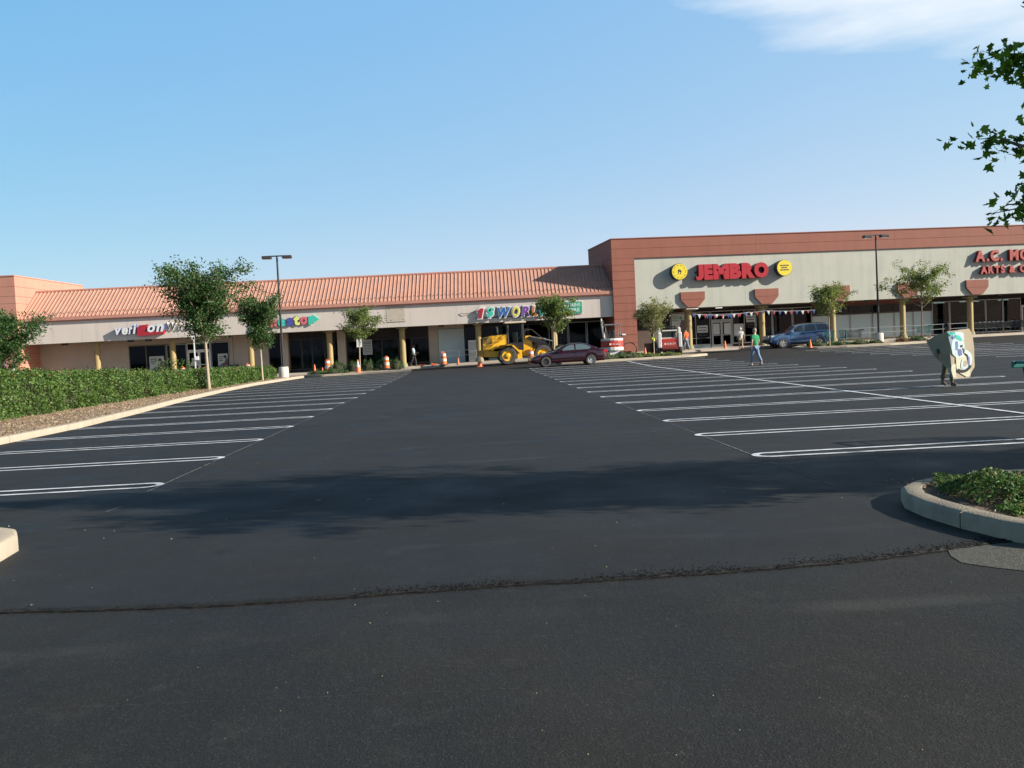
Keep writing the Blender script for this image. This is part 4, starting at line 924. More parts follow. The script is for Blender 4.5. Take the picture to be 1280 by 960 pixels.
def hedge(x0, x1, y0, y1, h0, h1, n, ls, label, seed):
    g = np.random.default_rng(seed); C = np.zeros((n, 3)); L_ = y1-y0; root = empty('hedge', ((x0+x1)/2, (y0+y1)/2, .1), 0, label=label, cat='hedge', group='clipped hedges beside the parking stalls')
    cx, cy = (x0+x1)/2, (y0+y1)/2
    t = g.random(n)**(1.35 if L_ > 20 else 1); yy = y0+t*L_; H_ = h0+(h1-h0)*t
    bump = .10*np.sin(yy*1.9+seed)+.07*np.sin(yy*4.3)+.05*np.sin(yy*.7)
    face = g.random(n); X = np.where(face < .50, x1+bump*.8+g.normal(0, .07, n), np.where(face < .56, x0+g.normal(0, .06, n), g.uniform(x0, x1, n)))
    Z = np.where(face < .56, g.uniform(.02, 1, n)*(H_+bump*.5), H_+bump*.6+g.normal(0, .06, n))
    endm = face > .95; yy = np.where(endm, np.where(g.random(n) < .5, y0, y1)+g.normal(0, .05, n), yy); Z = np.where(endm, g.uniform(0, 1, n)*H_, Z)
    rnd = np.clip((Z/H_-.8)/.25, 0, 1); X = X-np.where(face < .5, rnd*.18, 0)
    X += .05*np.sin(Z*7+yy*3)-np.where(np.sin(yy*2.7+3*np.sin(Z*3+yy*.8)) > .82, .16, 0)
    C = np.stack([X-cx, yy-cy, Z], 1); V, F = leaf_cloud(C, ls, .7, .2)
    mi = ((Z > H_*.93) & (g.random(n) < .07)).astype(int)
    np_mesh('foliage', V, F, ['leafh', 'leafr'], root, mi=mi)
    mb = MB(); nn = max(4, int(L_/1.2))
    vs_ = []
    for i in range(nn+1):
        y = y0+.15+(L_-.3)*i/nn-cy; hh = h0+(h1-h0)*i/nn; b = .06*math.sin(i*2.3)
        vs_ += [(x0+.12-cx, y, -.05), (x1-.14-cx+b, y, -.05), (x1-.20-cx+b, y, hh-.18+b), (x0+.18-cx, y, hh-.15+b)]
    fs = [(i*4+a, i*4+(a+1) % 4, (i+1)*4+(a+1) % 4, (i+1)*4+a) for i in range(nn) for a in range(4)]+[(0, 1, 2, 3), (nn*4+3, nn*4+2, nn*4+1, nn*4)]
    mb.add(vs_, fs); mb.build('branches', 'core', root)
hedge(-15.2, -13.45, 13, 45.9, 1.72, .90, 80000, .085, 'long clipped green hedge running from the left edge to the largest tree', 1)
hedge(-14.3, -12.95, 46.9, 58.1, .92, .76, 17000, .095, 'middle clipped hedge between the largest tree and the smaller dark tree', 2)
hedge(-14.0, -12.9, 58.9, 62.6, .78, .72, 4500, .10, 'short last piece of hedge beside the lamp base', 3)

def shrub(x, y, z, rx, rz, n, ls, label, m='leafd', group=None, name='shrub', cat='shrub'):
    g = np.random.default_rng(int(abs(x*13+y*7))); root = empty(name, (x, y, z), 0, label=label, cat=cat)
    if group: root['group'] = group
    d = g.normal(size=(n, 3)); d /= np.linalg.norm(d, axis=1)[:, None]; d[:, 2] = abs(d[:, 2])
    rr_ = (.78+.22*g.random(n))*(1+.12*np.sin(d[:, 0]*9+x)+.1*np.sin(d[:, 1]*8))
    V, F = leaf_cloud(d*rr_[:, None]*np.array([rx, rx*.8, rz]), ls, .7); np_mesh('foliage', V, F, m, root)
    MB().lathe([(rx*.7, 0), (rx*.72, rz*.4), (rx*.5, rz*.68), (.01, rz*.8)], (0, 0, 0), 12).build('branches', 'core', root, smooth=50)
    return root
sx = [(-10.2, 'first low dark shrub from the left behind the orange drum'), (-9.0, 'second low dark shrub under the pilaster'), (-7.9, 'third low dark shrub below the parking sign'), (-6.8, 'fourth low dark shrub under the notice board'), (-5.75, 'last low dark shrub left of the column and drum')]
for x, l in sx: shrub(x, 72.9, fz(WF, -18, -1.2)-.05, .62, .82, 900, .09, l, group='low shrubs in front of the dark arcade windows')
shrub(-9.6, 66.9, .1, 1.1, .38, 900, .10, 'low greyish green mound on the left far island kerb', 'leafd')
shrub(-11.0, 67.6, .1, .7, .35, 500, .10, 'small flat green mound behind the lamp base', 'leafd')
k_ = 0
for x, y, r1, h1, lb in ((9.2, 62.9, 1.0, .35, 'flat green ground plant behind the sedan boot'), (10.7, 63.2, 1.1, .38, 'flat green ground plant below the terracotta corner pier'), (12.0, 63.5, .8, .30, 'leafy ground plant at the foot of the pale olive tree'), (13.6, 64.0, .9, .26, 'flat green ground plant in front of the skid steer'), (7.6, 63.0, .8, .3, 'flat green ground plant hidden partly by the sedan')):
    shrub(x, y, zg(x, y)+.1, r1, h1, 700, .10, lb, 'leafl' if x > 11 else 'leafh', group='ground plants on the middle far island')
for x, y, r1, h1, lb, m_ in ((25.6, 68.4, .9, .4, 'low green plant beside the small red cone', 'leafd'), (27.1, 67.9, .8, .32, 'low green plant under the green cart', 'leafd'), (28.6, 68.0, .9, .32, 'low green plant in front of the dark cart', 'leafd'), (30.0, 68.3, .6, .28, 'small green plant left of the right lamp base', 'leafd'), (32.3, 68.9, .5, .32, 'orange brown dried plant right of the right lamp base', 'leafr'), (33.6, 69.3, .8, .36, 'low green plant right of the dried plant', 'leafd')):
    shrub(x, y, zg(x, y)+.1, r1, h1, 600, .10, lb, m_, group='ground plants on the right far island')
# near island ground cover
def groundcover():
    g = np.random.default_rng(5); n = 62000
    X = 3.95+g.random(n)**1.3*5.2; Y = g.uniform(6.0, 8.75, n)
    prm = lambda x, y: .5+.5*np.sin(x*3.1+1.3*np.sin(y*2.7))*np.sin(y*3.7+x)
    hh = .03+.24*prm(X, Y)**1.5*np.clip((X-3.95)/.5, .15, 1)*np.clip((8.85-Y)/.5, .2, 1)
    bare = ((X-4.75)**2/.25+(Y-6.75)**2/.08 < 1) | ((Y > 8.35-.25*np.sin(X*2)) & (X > 4.4) & (g.random(n) < .8)) | ((X < 4.15) & (g.random(n) < .55))
    cov = .5+.5*np.sin(X*5.3+2*np.sin(Y*3.1))*np.sin(Y*6.1-X*2)
    edge = np.minimum(np.minimum(8.98-.22*np.clip(5.2-X, 0, 2)**1.5-Y, X-3.92-.45*np.clip(Y-8.0, 0, 1)**1.2-.5*np.clip(6.5-Y, 0, 1)), Y-6.0)
    bare |= edge < .13; bare |= (cov < .16)
    keep = ~bare; X, Y, hh = X[keep], Y[keep], hh[keep]
    Z = .11+hh*g.random(len(X))**.5*1.05
    C = np.stack([X, Y, Z], 1); V, F = leaf_cloud(C, .048, .36, .05)
    mi = np.where(g.random(len(F)) < .05, 1, 0)
    np_mesh('ground_cover', V, F, ['needle', 'leafr'], mi=mi, label='feathery green creeping ground cover inside the kerbed near island', cat='ground cover', kind='stuff')
    m = 1500; X = g.uniform(3.95, 7, m); Y = g.uniform(6.35, 8.8, m); C = np.stack([X, Y, .118+g.random(m)*.015], 1)
    V, F = leaf_cloud(C, .03, .3, 1.0); np_mesh('mulch_chips', V, F, ['straw', 'leafr'], mi=(g.random(m) < .55).astype(int), label='pale wood chips and dead leaves on the near island soil', cat='mulch', kind='stuff')
    m = 26000; Y = 14+g.random(m)**1.3*46; X = np.array([kerb_x(y) for y in Y])-.2-g.random(m)*3.2
    C = np.stack([X, Y, .135+g.random(m)*.03], 1); V, F = leaf_cloud(C, .075, .3, .8)
    np_mesh('bark_chips', V, F, ['straw', 'chip'], mi=(g.random(m) < .90).astype(int), label='brown bark chips covering the bed between hedge and kerb', cat='mulch', kind='stuff')
groundcover()
V, F = leaf_cloud(np.array([[-3.02, 6.38, .012]]), .055, .4, 3)
np_mesh('fallen_leaf', V, F, 'straw', label='single yellow fallen leaf on the asphalt seam at left', cat='leaf')

# ================================================================== LAMP POSTS
def lamp(x, y, h, label):
    z = zg(x, y)+.1; r_ = empty('lamp_post', (x, y, z), R(3), label=label, cat='lamp post')
    MB().lathe([(.33, -.1), (.33, .68), (.29, .74), (.05, .75)], (0, 0, 0), 28).build('concrete_base', 'conc', r_, smooth=40)
    MB().box(-.17, .17, -.17, .17, .745, .79).tube([(0, 0, .76), (0, 0, h)], [.085, .06], 12).build('pole', 'black', r_, smooth=40)
    MB().box(-.55, .55, -.04, .04, h-.08, h+.0).build('cross_arm', 'black', r_)
    for sgn in (-1, 1):
        a, b = sorted((sgn*.35, sgn*.98))
        hd = MB().box(a, b, -.22, .22, h-.22, h-.02).build('lamp_head', 'bronze', r_, bevel=.03)
        MB().box(a+.06, b-.06, -.17, .17, h-.245, h-.222).build('lens', 'headlamp', hd)
lamp(-12.6, 63.9, 8.22, 'tall black twin head lamp post on a white base beside the hedge end')
lamp(31.0, 69.9, 8.15, 'tall black twin head lamp post before the pale windows at right')

# ================================================================== DRUMS AND CONES
def make_drum():
    r_ = empty('traffic_drum', (0, 0, 0))
    prof = [(.24, .04), (.235, .28), (.225, .29), (.22, .48), (.21, .49), (.205, .68), (.195, .69), (.19, .86), (.17, .90), (.12, .93), (.0001, .935)]
    MB().lathe(prof, (0, 0, 0), 22, mi=[0, 0, 1, 1, 0, 0, 1, 0, 0, 0]).build('barrel', ['orange', 'reflw'], r_, smooth=40)
    MB().lathe([(.36, 0), (.36, .04), (.29, .07), (.25, .07)], (0, 0, 0), 20).build('rubber_base', 'rubber', r_, smooth=40)
    MB().tube([(-.08, 0, .92), (-.07, 0, 1.0), (.07, 0, 1.0), (.08, 0, .92)], .02, 6).build('handle', 'orange', r_)
    return r_
dr = make_drum(); first = True
for x, y, up_, lb in ((-11.0, 73.0, .15, 'orange and white traffic drum beside the ochre column left of the shrubs'), (-6.45, 72.6, .15, 'orange and white traffic drum right of the slender tree'), (-2.05, 72.6, .15, 'orange and white traffic drum in front of the pale shutter'), (4.3, 66.3, 0, 'dirty traffic drum just in front of the loader near the sedan nose'), (5.05, 69.6, 0, 'traffic drum behind the other one beside the loader front wheel'),
                      (-16.6, 70.8, .15, 'traffic drum whose top shows above the middle hedge right of a column'), (-19.0, 68.2, .05, 'traffic drum showing through the gap beside the largest tree trunk'), (-21.0, 69.6, .15, 'traffic drum top just visible above the long hedge near the wireless door')):
    o = dr if first else copy_tree(dr); first = False
    o.location = (x, y, zg(x, y)+up_); tag(o, lb, 'traffic drum', 'orange and white traffic drums'); o.rotation_euler.z = random.uniform(0, 6)
def make_cone(h=.7, white=True):
    r_ = empty('traffic_cone', (0, 0, 0)); k = h/.7
    MB().box(-.18*k, .18*k, -.18*k, .18*k, 0, .03).build('cone_base', 'orange', r_, bevel=.01)
    if white: MB().lathe([(.14*k, .03), (.105*k, .3*k), (.06*k, .46*k), (.045*k, .6*k), (.03*k, .7*k), (.0001, .7*k)], (0, 0, 0), 18, mi=[0, 1, 1, 0, 0]).build('cone_body', ['orange', 'reflw'], r_, smooth=40)
    else: MB().lathe([(.14*k, .03), (.03*k, .7*k), (.0001, .7*k)], (0, 0, 0), 18).build('cone_body', 'orange', r_, smooth=40)
    return r_
c_big = make_cone(.9); c_sm = make_cone(.6, False)
used = set()
for x, y, up_, kd, sc, tilt, lb in ((-7.9, 66.35, .14, 0, 1, 0, 'tall orange cone with white collar on the left far island'), (.66, 66.7, 0, 0, 1, 0, 'tall orange cone with white top behind the loader rear'), (3.25, 70.2, 0, 1, 1, 0, 'small orange cone between the loader wheels'),
      (-11.9, 72.3, .15, 1, 1.1, 0, 'orange cone left of the column behind the hedge end'), (-11.25, 71.9, .15, 1, .7, 0, 'smallest orange cone between column and the other cone'), (-3.9, 73.1, .15, 1, .8, R(80), 'left orange cone lying on the sidewalk edge'), (-3.0, 73.2, .15, 1, .8, R(84), 'right orange cone lying on the sidewalk edge'), (-.95, 73.0, .15, 1, .8, 0, 'small orange cone on the kerb right of the drum before the shutter'),
      (20.1, 73.2, 0, 1, 1.25, 0, 'orange cone in front of the glass double door'), (13.0, 69.2, 0, 1, 1.05, 0, 'orange cone beside the brown barrel'), (24.4, 66.35, .1, 1, 1.0, 0, 'red orange cone below the rear wheel of the blue SUV')):
    src = c_sm if kd else c_big
    o = src if kd not in used else copy_tree(src); used.add(kd)
    o.location = (x, y, zg(x, y)+up_+(.06 if tilt else 0)); o.rotation_euler = (tilt, 0, random.uniform(0, 1.2)+(.9 if tilt else 0)); o.scale = (sc, sc, sc); tag(o, lb, 'traffic cone', 'orange traffic cones')

# ================================================================== VEHICLES
def wheel(root, x, y, r, wd, side, rim_m, kind='cover', tyre='tyre'):
    s = -1 if side < 0 else 1
    t = MB().lathe([(r*.62, -wd/2), (r*.93, -wd/2), (r, -wd*.32), (r, wd*.32), (r*.93, wd/2), (r*.62, wd/2), (r*.60, 0), (r*.62, -wd/2)], (0, 0, 0), 32, 'Y', cap=False).build('wheel', tyre, root, smooth=40, loc=(x, y, r))
    m = MB(); m.lathe([(r*.63, 0), (r*.60, s*wd*.36), (r*.52, s*wd*.34), (r*.2, s*wd*.30), (.0001, s*wd*.32)], (0, 0, 0), 28, 'Y')
    if kind == 'spoke':
        for k in range(5):
            a = 2*math.pi*k/5; m.box(-r*.09, r*.09, min(s*wd*.33, s*wd*.42), max(s*wd*.33, s*wd*.42), r*.1, r*.58, 0, Matrix.Rotation(a, 4, 'Y'))
        for k in range(5):
            a = 2*math.pi*(k+.5)/5; m.box(-r*.10, r*.10, min(s*wd*.30, s*wd*.36), max(s*wd*.30, s*wd*.36), r*.28, r*.5, 1, Matrix.Rotation(a, 4, 'Y'))
    elif kind == 'cover':
        for k in range(10):
            a = 2*math.pi*k/10; m.box(-r*.035, r*.035, min(s*wd*.30, s*wd*.37), max(s*wd*.30, s*wd*.37), r*.24, r*.44, 1, Matrix.Rotation(a, 4, 'Y'))
    elif kind == 'heavy':
        m.lathe([(r*.30, s*wd*.30), (r*.30, s*wd*.44), (r*.24, s*wd*.5), (.0001, s*wd*.5)], (0, 0, 0), 24, 'Y')
    m.build('rim', [rim_m, 'black'], t, smooth=40)
    return t
def car(name, loc, rz, prof, bot, hw, arches, cabin, roofm, paint, wins, lab, cat, glass='carglass', cladding=None):
    """front faces -x. prof: hood/belt/boot outline (x,z); cabin: (x,z) roof outline"""
    root = empty(name, loc, rz, label=lab, cat=cat)
    xs = np.arange(prof[0][0], prof[-1][0]+.001, .05); L0, L1 = xs[0], xs[-1]
    px, pz = [p[0] for p in prof], [p[1] for p in prof]
    mb = MB(); n = len(xs); ring = []
    for x in xs:
        zt = float(np.interp(x, px, pz)); zb = float(np.interp(x, [b[0] for b in bot], [b[1] for b in bot]))
        for ax, ar in arches:
            d = abs(x-ax)
            if d < ar: zb = max(zb, .02+math.sqrt(ar*ar-d*d)+arches_z)
        e = min((x-L0)/.55, (L1-x)/.5, 1); W = hw*(.78+.22*math.sqrt(max(0, 1-(1-e)**2)))
        zm = .35*zt+.65*zb if False else zb+(zt-zb)*.55
        sec = [(W*.93, zb), (W*.985, zb+(zt-zb)*.12), (W, zb+(zt-zb)*.45), (W*.985, zb+(zt-zb)*.78), (W*.90, zt-.03), (W*.80, zt+.0), (W*.4, zt+.025), (0, zt+.03)]
        full = sec+[(-a, b) for a, b in sec[-2::-1]]
        ring.append([(x, a, b) for a, b in full])
    k = len(ring[0]); vs_ = [p for r_ in ring for p in r_]
    fs = [(i*k+j, i*k+j+1, (i+1)*k+j+1, (i+1)*k+j) for i in range(n-1) for j in range(k-1)]
    fs += [tuple(range(k)), tuple((n-1)*k+j for j in range(k-1, -1, -1))]+[(i*k, (i+1)*k, (i+1)*k+k-1, i*k+k-1) for i in range(n-1)]
    mb.add(vs_, fs); mb.build('body', paint, root, smooth=35)
    MB().box(L0+.5, L1-.5, -hw*.75, hw*.75, .22, .62).build('underbody', 'rubber', root)
    # cabin
    cx, cz = [c[0] for c in cabin], [c[1] for c in cabin]; cxs = np.linspace(cx[0], cx[-1], 40); vs_ = []
    def belt(x): return float(np.interp(x, px, pz))-.02
    def half(x, z):
        zb = belt(x); zt_ = max(c_ for c_ in cz); f = max(0, min(1, (z-zb)/(zt_-zb))); return hw*(.90-.20*f**1.3)
    for x in cxs:
        zt = float(np.interp(x, cx, cz)); zb = belt(x); zt = max(zt, zb+.001); h = half(x, zt)
        sec = [(half(x, zb), zb), (half(x, zb+(zt-zb)*.5), zb+(zt-zb)*.5), (half(x, zt-.03)*.99, zt-.05 if zt-zb > .06 else zt), (h*.88, zt-.005), (h*.45, zt+.02), (0, zt+.025)]
        vs_ += [(x, a, b) for a, b in sec+[(-a, b) for a, b in sec[-2::-1]]]
    k = 11; fs = [(i*k+j, i*k+j+1, (i+1)*k+j+1, (i+1)*k+j) for i in range(39) for j in range(k-1)]
    MB().add(vs_, fs).build('cabin', roofm, root, smooth=35)
    for poly in wins:
        for s in (-1, 1):
            m = MB(); pts = [(x, s*(half(x, z)+.012), z) for x, z in poly]; m.add(pts, [tuple(range(len(pts)))]); 
            pts2 = [(x, s*(half(x, z)-.02), z) for x, z in poly]; q = len(pts); m.add(pts+pts2, [(i, (i+1) % q, q+(i+1) % q, q+i) for i in range(q)])
            m.build('side_window', glass, root)
    # windscreen and rear screen follow the cabin slope
    def screen(xa, xb, nm):
        m = MB(); st = 6; vs2 = []
        for i in range(st+1):
            x = xa+(xb-xa)*i/st; z = float(np.interp(x, cx, cz)); h = half(x, z)*.84
            vs2 += [(x, -h, z+.012), (x, -h*.5, z+.026), (x, 0, z+.034), (x, h*.5, z+.026), (x, h, z+.012)]
        m.add(vs2, [(i*5+j, i*5+j+1, (i+1)*5+j+1, (i+1)*5+j) for i in range(st) for j in range(4)]); m.build(nm, 'carglass', root, smooth=40)
    return root, screen, half, belt
arches_z = .27
# burgundy sedan: nose to -x
sed, scr, half, belt = car('parked_sedan', (6.15, 59.2, zg(6.15, 59.2)), R(180-180+1.5), [(-2.40, .50), (-2.36, .60), (-2.2, .68), (-1.5, .82), (-.95, .90), (-.3, .93), (1.3, .97), (1.75, 1.0), (2.25, .98), (2.38, .9), (2.42, .75)], [(-2.42, .32), (-2.2, .22), (2.2, .24), (2.42, .42)], .87, ((-1.48, .36), (1.36, .36)),
    [(-1.0, .90), (-.55, 1.13), (-.15, 1.30), (.25, 1.38), (.8, 1.38), (1.25, 1.29), (1.6, 1.14), (1.95, 1.0)], 'burg', 'burg', [[(-.52, .97), (-.12, 1.22), (.12, 1.30), (.34, 1.32), (.36, .98)], [(.44, .98), (.44, 1.32), (.85, 1.32), (1.12, 1.25), (1.38, 1.13), (1.40, 1.07), (1.25, .99)]],
    'dark burgundy sedan parked facing left in front of the wheel loader', 'car', 'carglass2')
scr(-.93, -.22, 'windscreen'); scr(1.22, 1.85, 'rear_window')
for x in (-1.48, 1.36):
    for s in (-1, 1): wheel(sed, x, s*.78, .315, .2, s, 'wheelw' if x > 0 else 'bronze', 'cover')
for s in (-1, 1):
    MB().prism([(-2.34, .58), (-1.92, .66), (-1.90, .72), (-2.2, .69), (-2.33, .63)], s*.60, s*.70).build('headlight', 'headlamp', sed)
    MB().prism([(2.12, .74), (2.43, .74), (2.40, .92), (2.18, .94)], min(s*.55, s*.815), max(s*.55, s*.815)).build('taillight', 'redlamp', sed, bevel=.01)
    MB().box(-.56, -.40, min(s*.84, s*1.0), max(s*.84, s*1.0), .93, 1.04).build('mirror', 'burg', sed, bevel=.03)
    for x in (.28, 1.1): MB().box(x, x+.16, min(s*.86, s*.885), max(s*.86, s*.885), .84, .87).build('door_handle', 'burg', sed)
    dl = MB()
    for x in (-.62, .40, 1.28): dl.box(x, x+.012, min(s*.855, s*.874), max(s*.855, s*.874), .33, .92)
    dl.box(-1.1, 1.0, min(s*.86, s*.883), max(s*.86, s*.883), .50, .55); dl.build('door_seam', 'black', sed)
MB().box(-2.43, -2.34, -.6, .6, .30, .42).build('grille', 'black', sed, bevel=.01); MB().box(2.40, 2.47, -.62, .62, .42, .58).build('bumper', 'burg', sed, bevel=.03)
# blue SUV
suv, scr, half, belt = car('parked_suv', (25.45, 72.0, zg(25.45, 72)), R(3.5), [(-2.45, .62), (-2.42, .88), (-2.3, .98), (-1.6, 1.08), (-1.15, 1.12), (-.3, 1.14), (1.8, 1.18), (2.40, 1.16), (2.46, .9)], [(-2.46, .45), (-2.2, .34), (2.2, .36), (2.46, .5)], .93, ((-1.50, .43), (1.42, .43)),
    [(-1.25, 1.11), (-.75, 1.42), (-.35, 1.66), (.05, 1.76), (.8, 1.80), (1.8, 1.79), (2.15, 1.74), (2.33, 1.5), (2.43, 1.14)], 'blue', 'blue', [[(-.83, 1.18), (-.40, 1.50), (-.18, 1.62), (.16, 1.66), (.18, 1.20)], [(.30, 1.20), (.30, 1.66), (1.12, 1.68), (1.20, 1.23)], [(1.34, 1.24), (1.28, 1.68), (1.98, 1.67), (2.16, 1.50), (2.20, 1.28)]],
    'blue SUV parked facing left in front of the dark store windows', 'car')
scr(-1.18, -.45, 'windscreen')
for x in (-1.50, 1.42):
    for s in (-1, 1):
        wheel(suv, x, s*.83, .375, .24, s, 'chrome', 'spoke')
        fl = MB(); ang = [math.pi*k/12 for k in range(13)]
        for a0, a1 in zip(ang, ang[1:]):
            p = [(x+math.cos(a0)*.44, .30+math.sin(a0)*.44), (x+math.cos(a0)*.53, .30+math.sin(a0)*.53), (x+math.cos(a1)*.53, .30+math.sin(a1)*.53), (x+math.cos(a1)*.44, .30+math.sin(a1)*.44)]
            fl.prism(p, min(s*.90, s*.955), max(s*.90, s*.955))
        fl.build('wheel_arch', 'blue', suv, smooth=40)
for s in (-1, 1):
    MB().box(-2.42, -2.12, min(s*.6, s*.84), max(s*.6, s*.84), .80, .98).build('headlight', 'headlamp', suv, bevel=.04)
    MB().box(2.36, 2.46, min(s*.66, s*.86), max(s*.66, s*.86), .95, 1.5).build('taillight', 'redlamp', suv, bevel=.02)
    MB().box(-.95, -.72, min(s*.9, s*1.08), max(s*.9, s*1.08), 1.12, 1.30).build('mirror', 'blue', suv, bevel=.04)
    MB().box(-.3, 2.1, min(s*.56, s*.60), max(s*.56, s*.60), 1.82, 1.86).build('roof_rack', 'black', suv)
    for x in (-.05, 1.0): MB().box(x, x+.2, min(s*.9, s*.95), max(s*.9, s*.95), 1.02, 1.07).build('door_handle', 'black', suv)
    MB().box(-1.0, .95, min(s*.9, s*.945), max(s*.9, s*.945), .42, .52).build('side_step', 'blue', suv, bevel=.02)
    dl = MB()
    for x in (-.9, .24, 1.24): dl.box(x, x+.014, min(s*.91, s*.934), max(s*.91, s*.934), .52, 1.1)
    dl.build('door_seam', 'black', suv)
MB().box(-2.50, -2.42, -.42, .42, .74, .96).build('grille', 'chrome', suv, bevel=.03); MB().box(-2.53, -2.36, -.86, .86, .45, .66).build('front_bumper', 'rubber', suv, bevel=.05); MB().box(2.40, 2.53, -.86, .86, .48, .68).build('rear_bumper', 'blue', suv, bevel=.05)

# wheel loader, bucket towards +x
wl_ = empty('wheel_loader', (2.95, 68.2, zg(2.95, 68.2)), R(2), label='yellow articulated wheel loader with dark glazed cab behind the sedan', cat='wheel loader')
MB().prism([(-2.05, 1.02), (-2.0, 2.0), (-1.35, 2.12), (-.25, 2.18), (-.22, 1.35), (-.5, 1.2), (-1.9, 1.05)], -.52, .52).build('engine_hood', 'yellow', wl_, bevel=.04)
g = MB()
for s in (-1, 1):
    a, b = sorted((s*.521, s*.53)); g.box(-1.95, -1.35, a, b, 1.55, 2.0)
g.build('side_grille', mat('dull yellow mesh', (.30, .17, .03), .7, c2=(.15, .09, .02), ns=30, amt=.3), wl_)
MB().box(-2.12, -2.02, -.48, .48, 1.1, 1.95).build('radiator', 'black', wl_)
MB().prism([(-2.25, .62), (-2.2, 1.12), (-1.75, 1.1), (-1.0, .98), (-.2, 1.15), (.15, 1.05), (.15, .62), (-1.2, .55)], -.42, .42).build('rear_frame', 'yellow', wl_, bevel=.03)
MB().box(-2.35, -1.95, -.85, .85, .62, 1.08).build('counterweight', mat('soiled yellow', (.33, .19, .03), .7), wl_, bevel=.05)
for s in (-1, 1):
    m = MB(); path = [(-1.45, 1.10), (-1.15, 1.34), (-.8, 1.44), (.0, 1.46), (.16, 1.38), (.62, .92), (.64, .80), (.54, .82), (.1, 1.28), (-.06, 1.37), (-.8, 1.36), (-1.1, 1.26), (-1.38, 1.04)]
    m.prism(path, min(s*.5, s*1.08), max(s*.5, s*1.08)); m.build('fender', 'yellow', wl_)
    m = MB().box(.40, .74, min(s*.55, s*.95), max(s*.55, s*.95), .40, 1.0).box(.36, .78, min(s*.55, s*1.0), max(s*.55, s*1.0), .38, .43); m.build('step', 'yellow', wl_, bevel=.02)
cb = MB()
for x in (-.18, .88):
    for y in (-.55, .55): cb.tube([(x, y, 1.15), (x+(.06 if x > 0 else .02), y*.93, 2.95)], .05, 6)
cb.box(-.22, .92, -.6, .6, 1.0, 1.55)
cb.build('cab', 'black', wl_); MB().box(-.38, 1.15, -.66, .66, 2.95, 3.07).build('cab_roof', mat('cream roof', (.62, .52, .36), .6), wl_, bevel=.03)
for s in (-1, 1): MB().add([(-.12, s*.56, 1.55), (.84, s*.56, 1.55), (.9, s*.52, 2.93), (-.12, s*.52, 2.93)], [(0, 1, 2, 3)]).build('cab_window', 'glass', wl_)
MB().box(.2, .55, -.25, .25, 1.5, 2.3).build('seat', 'black', wl_, bevel=.05); MB().tube([(.55, 0, 1.5), (.7, 0, 2.05)], .03, 6).lathe([(.17, 2.05), (.17, 2.08)], (.72, 0, 0), 16).build('steering_wheel', 'black', wl_)
MB().tube([(-.85, .3, 2.12), (-.85, .3, 2.62), (-.92, .3, 2.75)], .055, 8).build('exhaust', 'steel', wl_)
MB().tube([(-.9, -.25, 2.1), (-.9, -.25, 2.35)], .04, 6).build('air_intake', 'black', wl_)
MB().prism([(.75, .55), (.85, 1.15), (1.08, 2.0), (1.5, 2.0), (1.6, 1.2), (2.0, 1.0), (2.9, .8), (2.9, .5)], -.36, .36).build('front_frame', 'yellow', wl_, bevel=.03)
for s in (-1, 1):
    MB().prism([(1.12, 1.85), (1.4, 1.98), (2.4, 1.55), (3.35, .72), (3.3, .42), (3.1, .45), (2.2, 1.25)], min(s*.42, s*.54), max(s*.42, s*.54)).build('lift_arm', 'black', wl_, bevel=.02)
    m = MB(); pth = []
    for k in range(9): a = R(15+150*k/8); pth.append((2.25+math.cos(a)*.80, .66+math.sin(a)*.80))
    for k in range(8, -1, -1): a = R(15+150*k/8); pth.append((2.25+math.cos(a)*.75, .66+math.sin(a)*.75))
    m.prism(pth, min(s*.7, s*1.08), max(s*.7, s*1.08)); m.build('front_fender', 'black', wl_)
MB().tube([(1.3, 0, 1.95), (2.6, 0, 1.7)], .06, 8).tube([(2.6, 0, 1.7), (3.2, 0, 1.5)], .035, 8).build('tilt_cylinder', 'steel', wl_)
hp = MB()
for k in range(4):
    y = -.3+.18*k; hp.tube([(1.0, y, 1.6), (1.1, y, 2.35+.06*k), (1.6, y, 2.45), (2.1, y, 2.0), (2.6, y, 1.55)], .022, 6)
hp.build('hydraulic_hose', 'rubber', wl_)
MB().prism([(3.2, .12), (4.25, .06), (4.28, .10), (3.42, .22), (3.30, .45), (3.38, .9), (3.75, 1.22), (3.7, 1.28), (3.25, 1.0), (3.12, .5)], -1.2, 1.2).build('bucket', 'black', wl_)
for s in (-1, 1): MB().prism([(3.2, .12), (4.25, .06), (3.75, 1.22), (3.3, .95), (3.14, .5)], min(s*1.2, s*1.23), max(s*1.2, s*1.23)).build('bucket_side', 'black', wl_)
for x in (-.30, 2.25):
    for s in (-1, 1): wheel(wl_, x, s*.92, .64, .48, s, 'yellow', 'heavy')
for s in (-1, 1): MB().lathe([(.07, -.05), (.09, .02)], (1.0, s*.5, 3.12), 10, 'X').build('work_light', 'white', wl_)

# mini excavator seen from behind
ex = empty('mini_excavator', (10.75, 70.2, zg(10.75, 70.2)), R(2), label='white and red mini excavator seen from behind beside the terracotta pier', cat='excavator')
for s in (-1, 1):
    MB().prism([(-.85, .05), (-.7, 0), (.7, 0), (.85, .05), (.95, .25), (.8, .45), (-.8, .45), (-.95, .25)], min(s*.42, s*.75), max(s*.42, s*.75), axis='X').build('track', 'rubber', ex, bevel=.03)
MB().box(-.45, .45, -.6, .6, .2, .5).build('undercarriage', 'bobwhite', ex)
cw = []
for k in range(9): a = R(180+180*k/8); cw.append((math.cos(a)*.86, -.15+math.sin(a)*.62))
cwp = cw+[(.86, .9), (-.86, .9)]
MB().prism(cwp, .52, .82, axis='Z').prism([(p[0]*.99, p[1]) for p in cwp], 1.32, 1.52, axis='Z').build('upper_body', 'bobwhite', ex, bevel=.05)
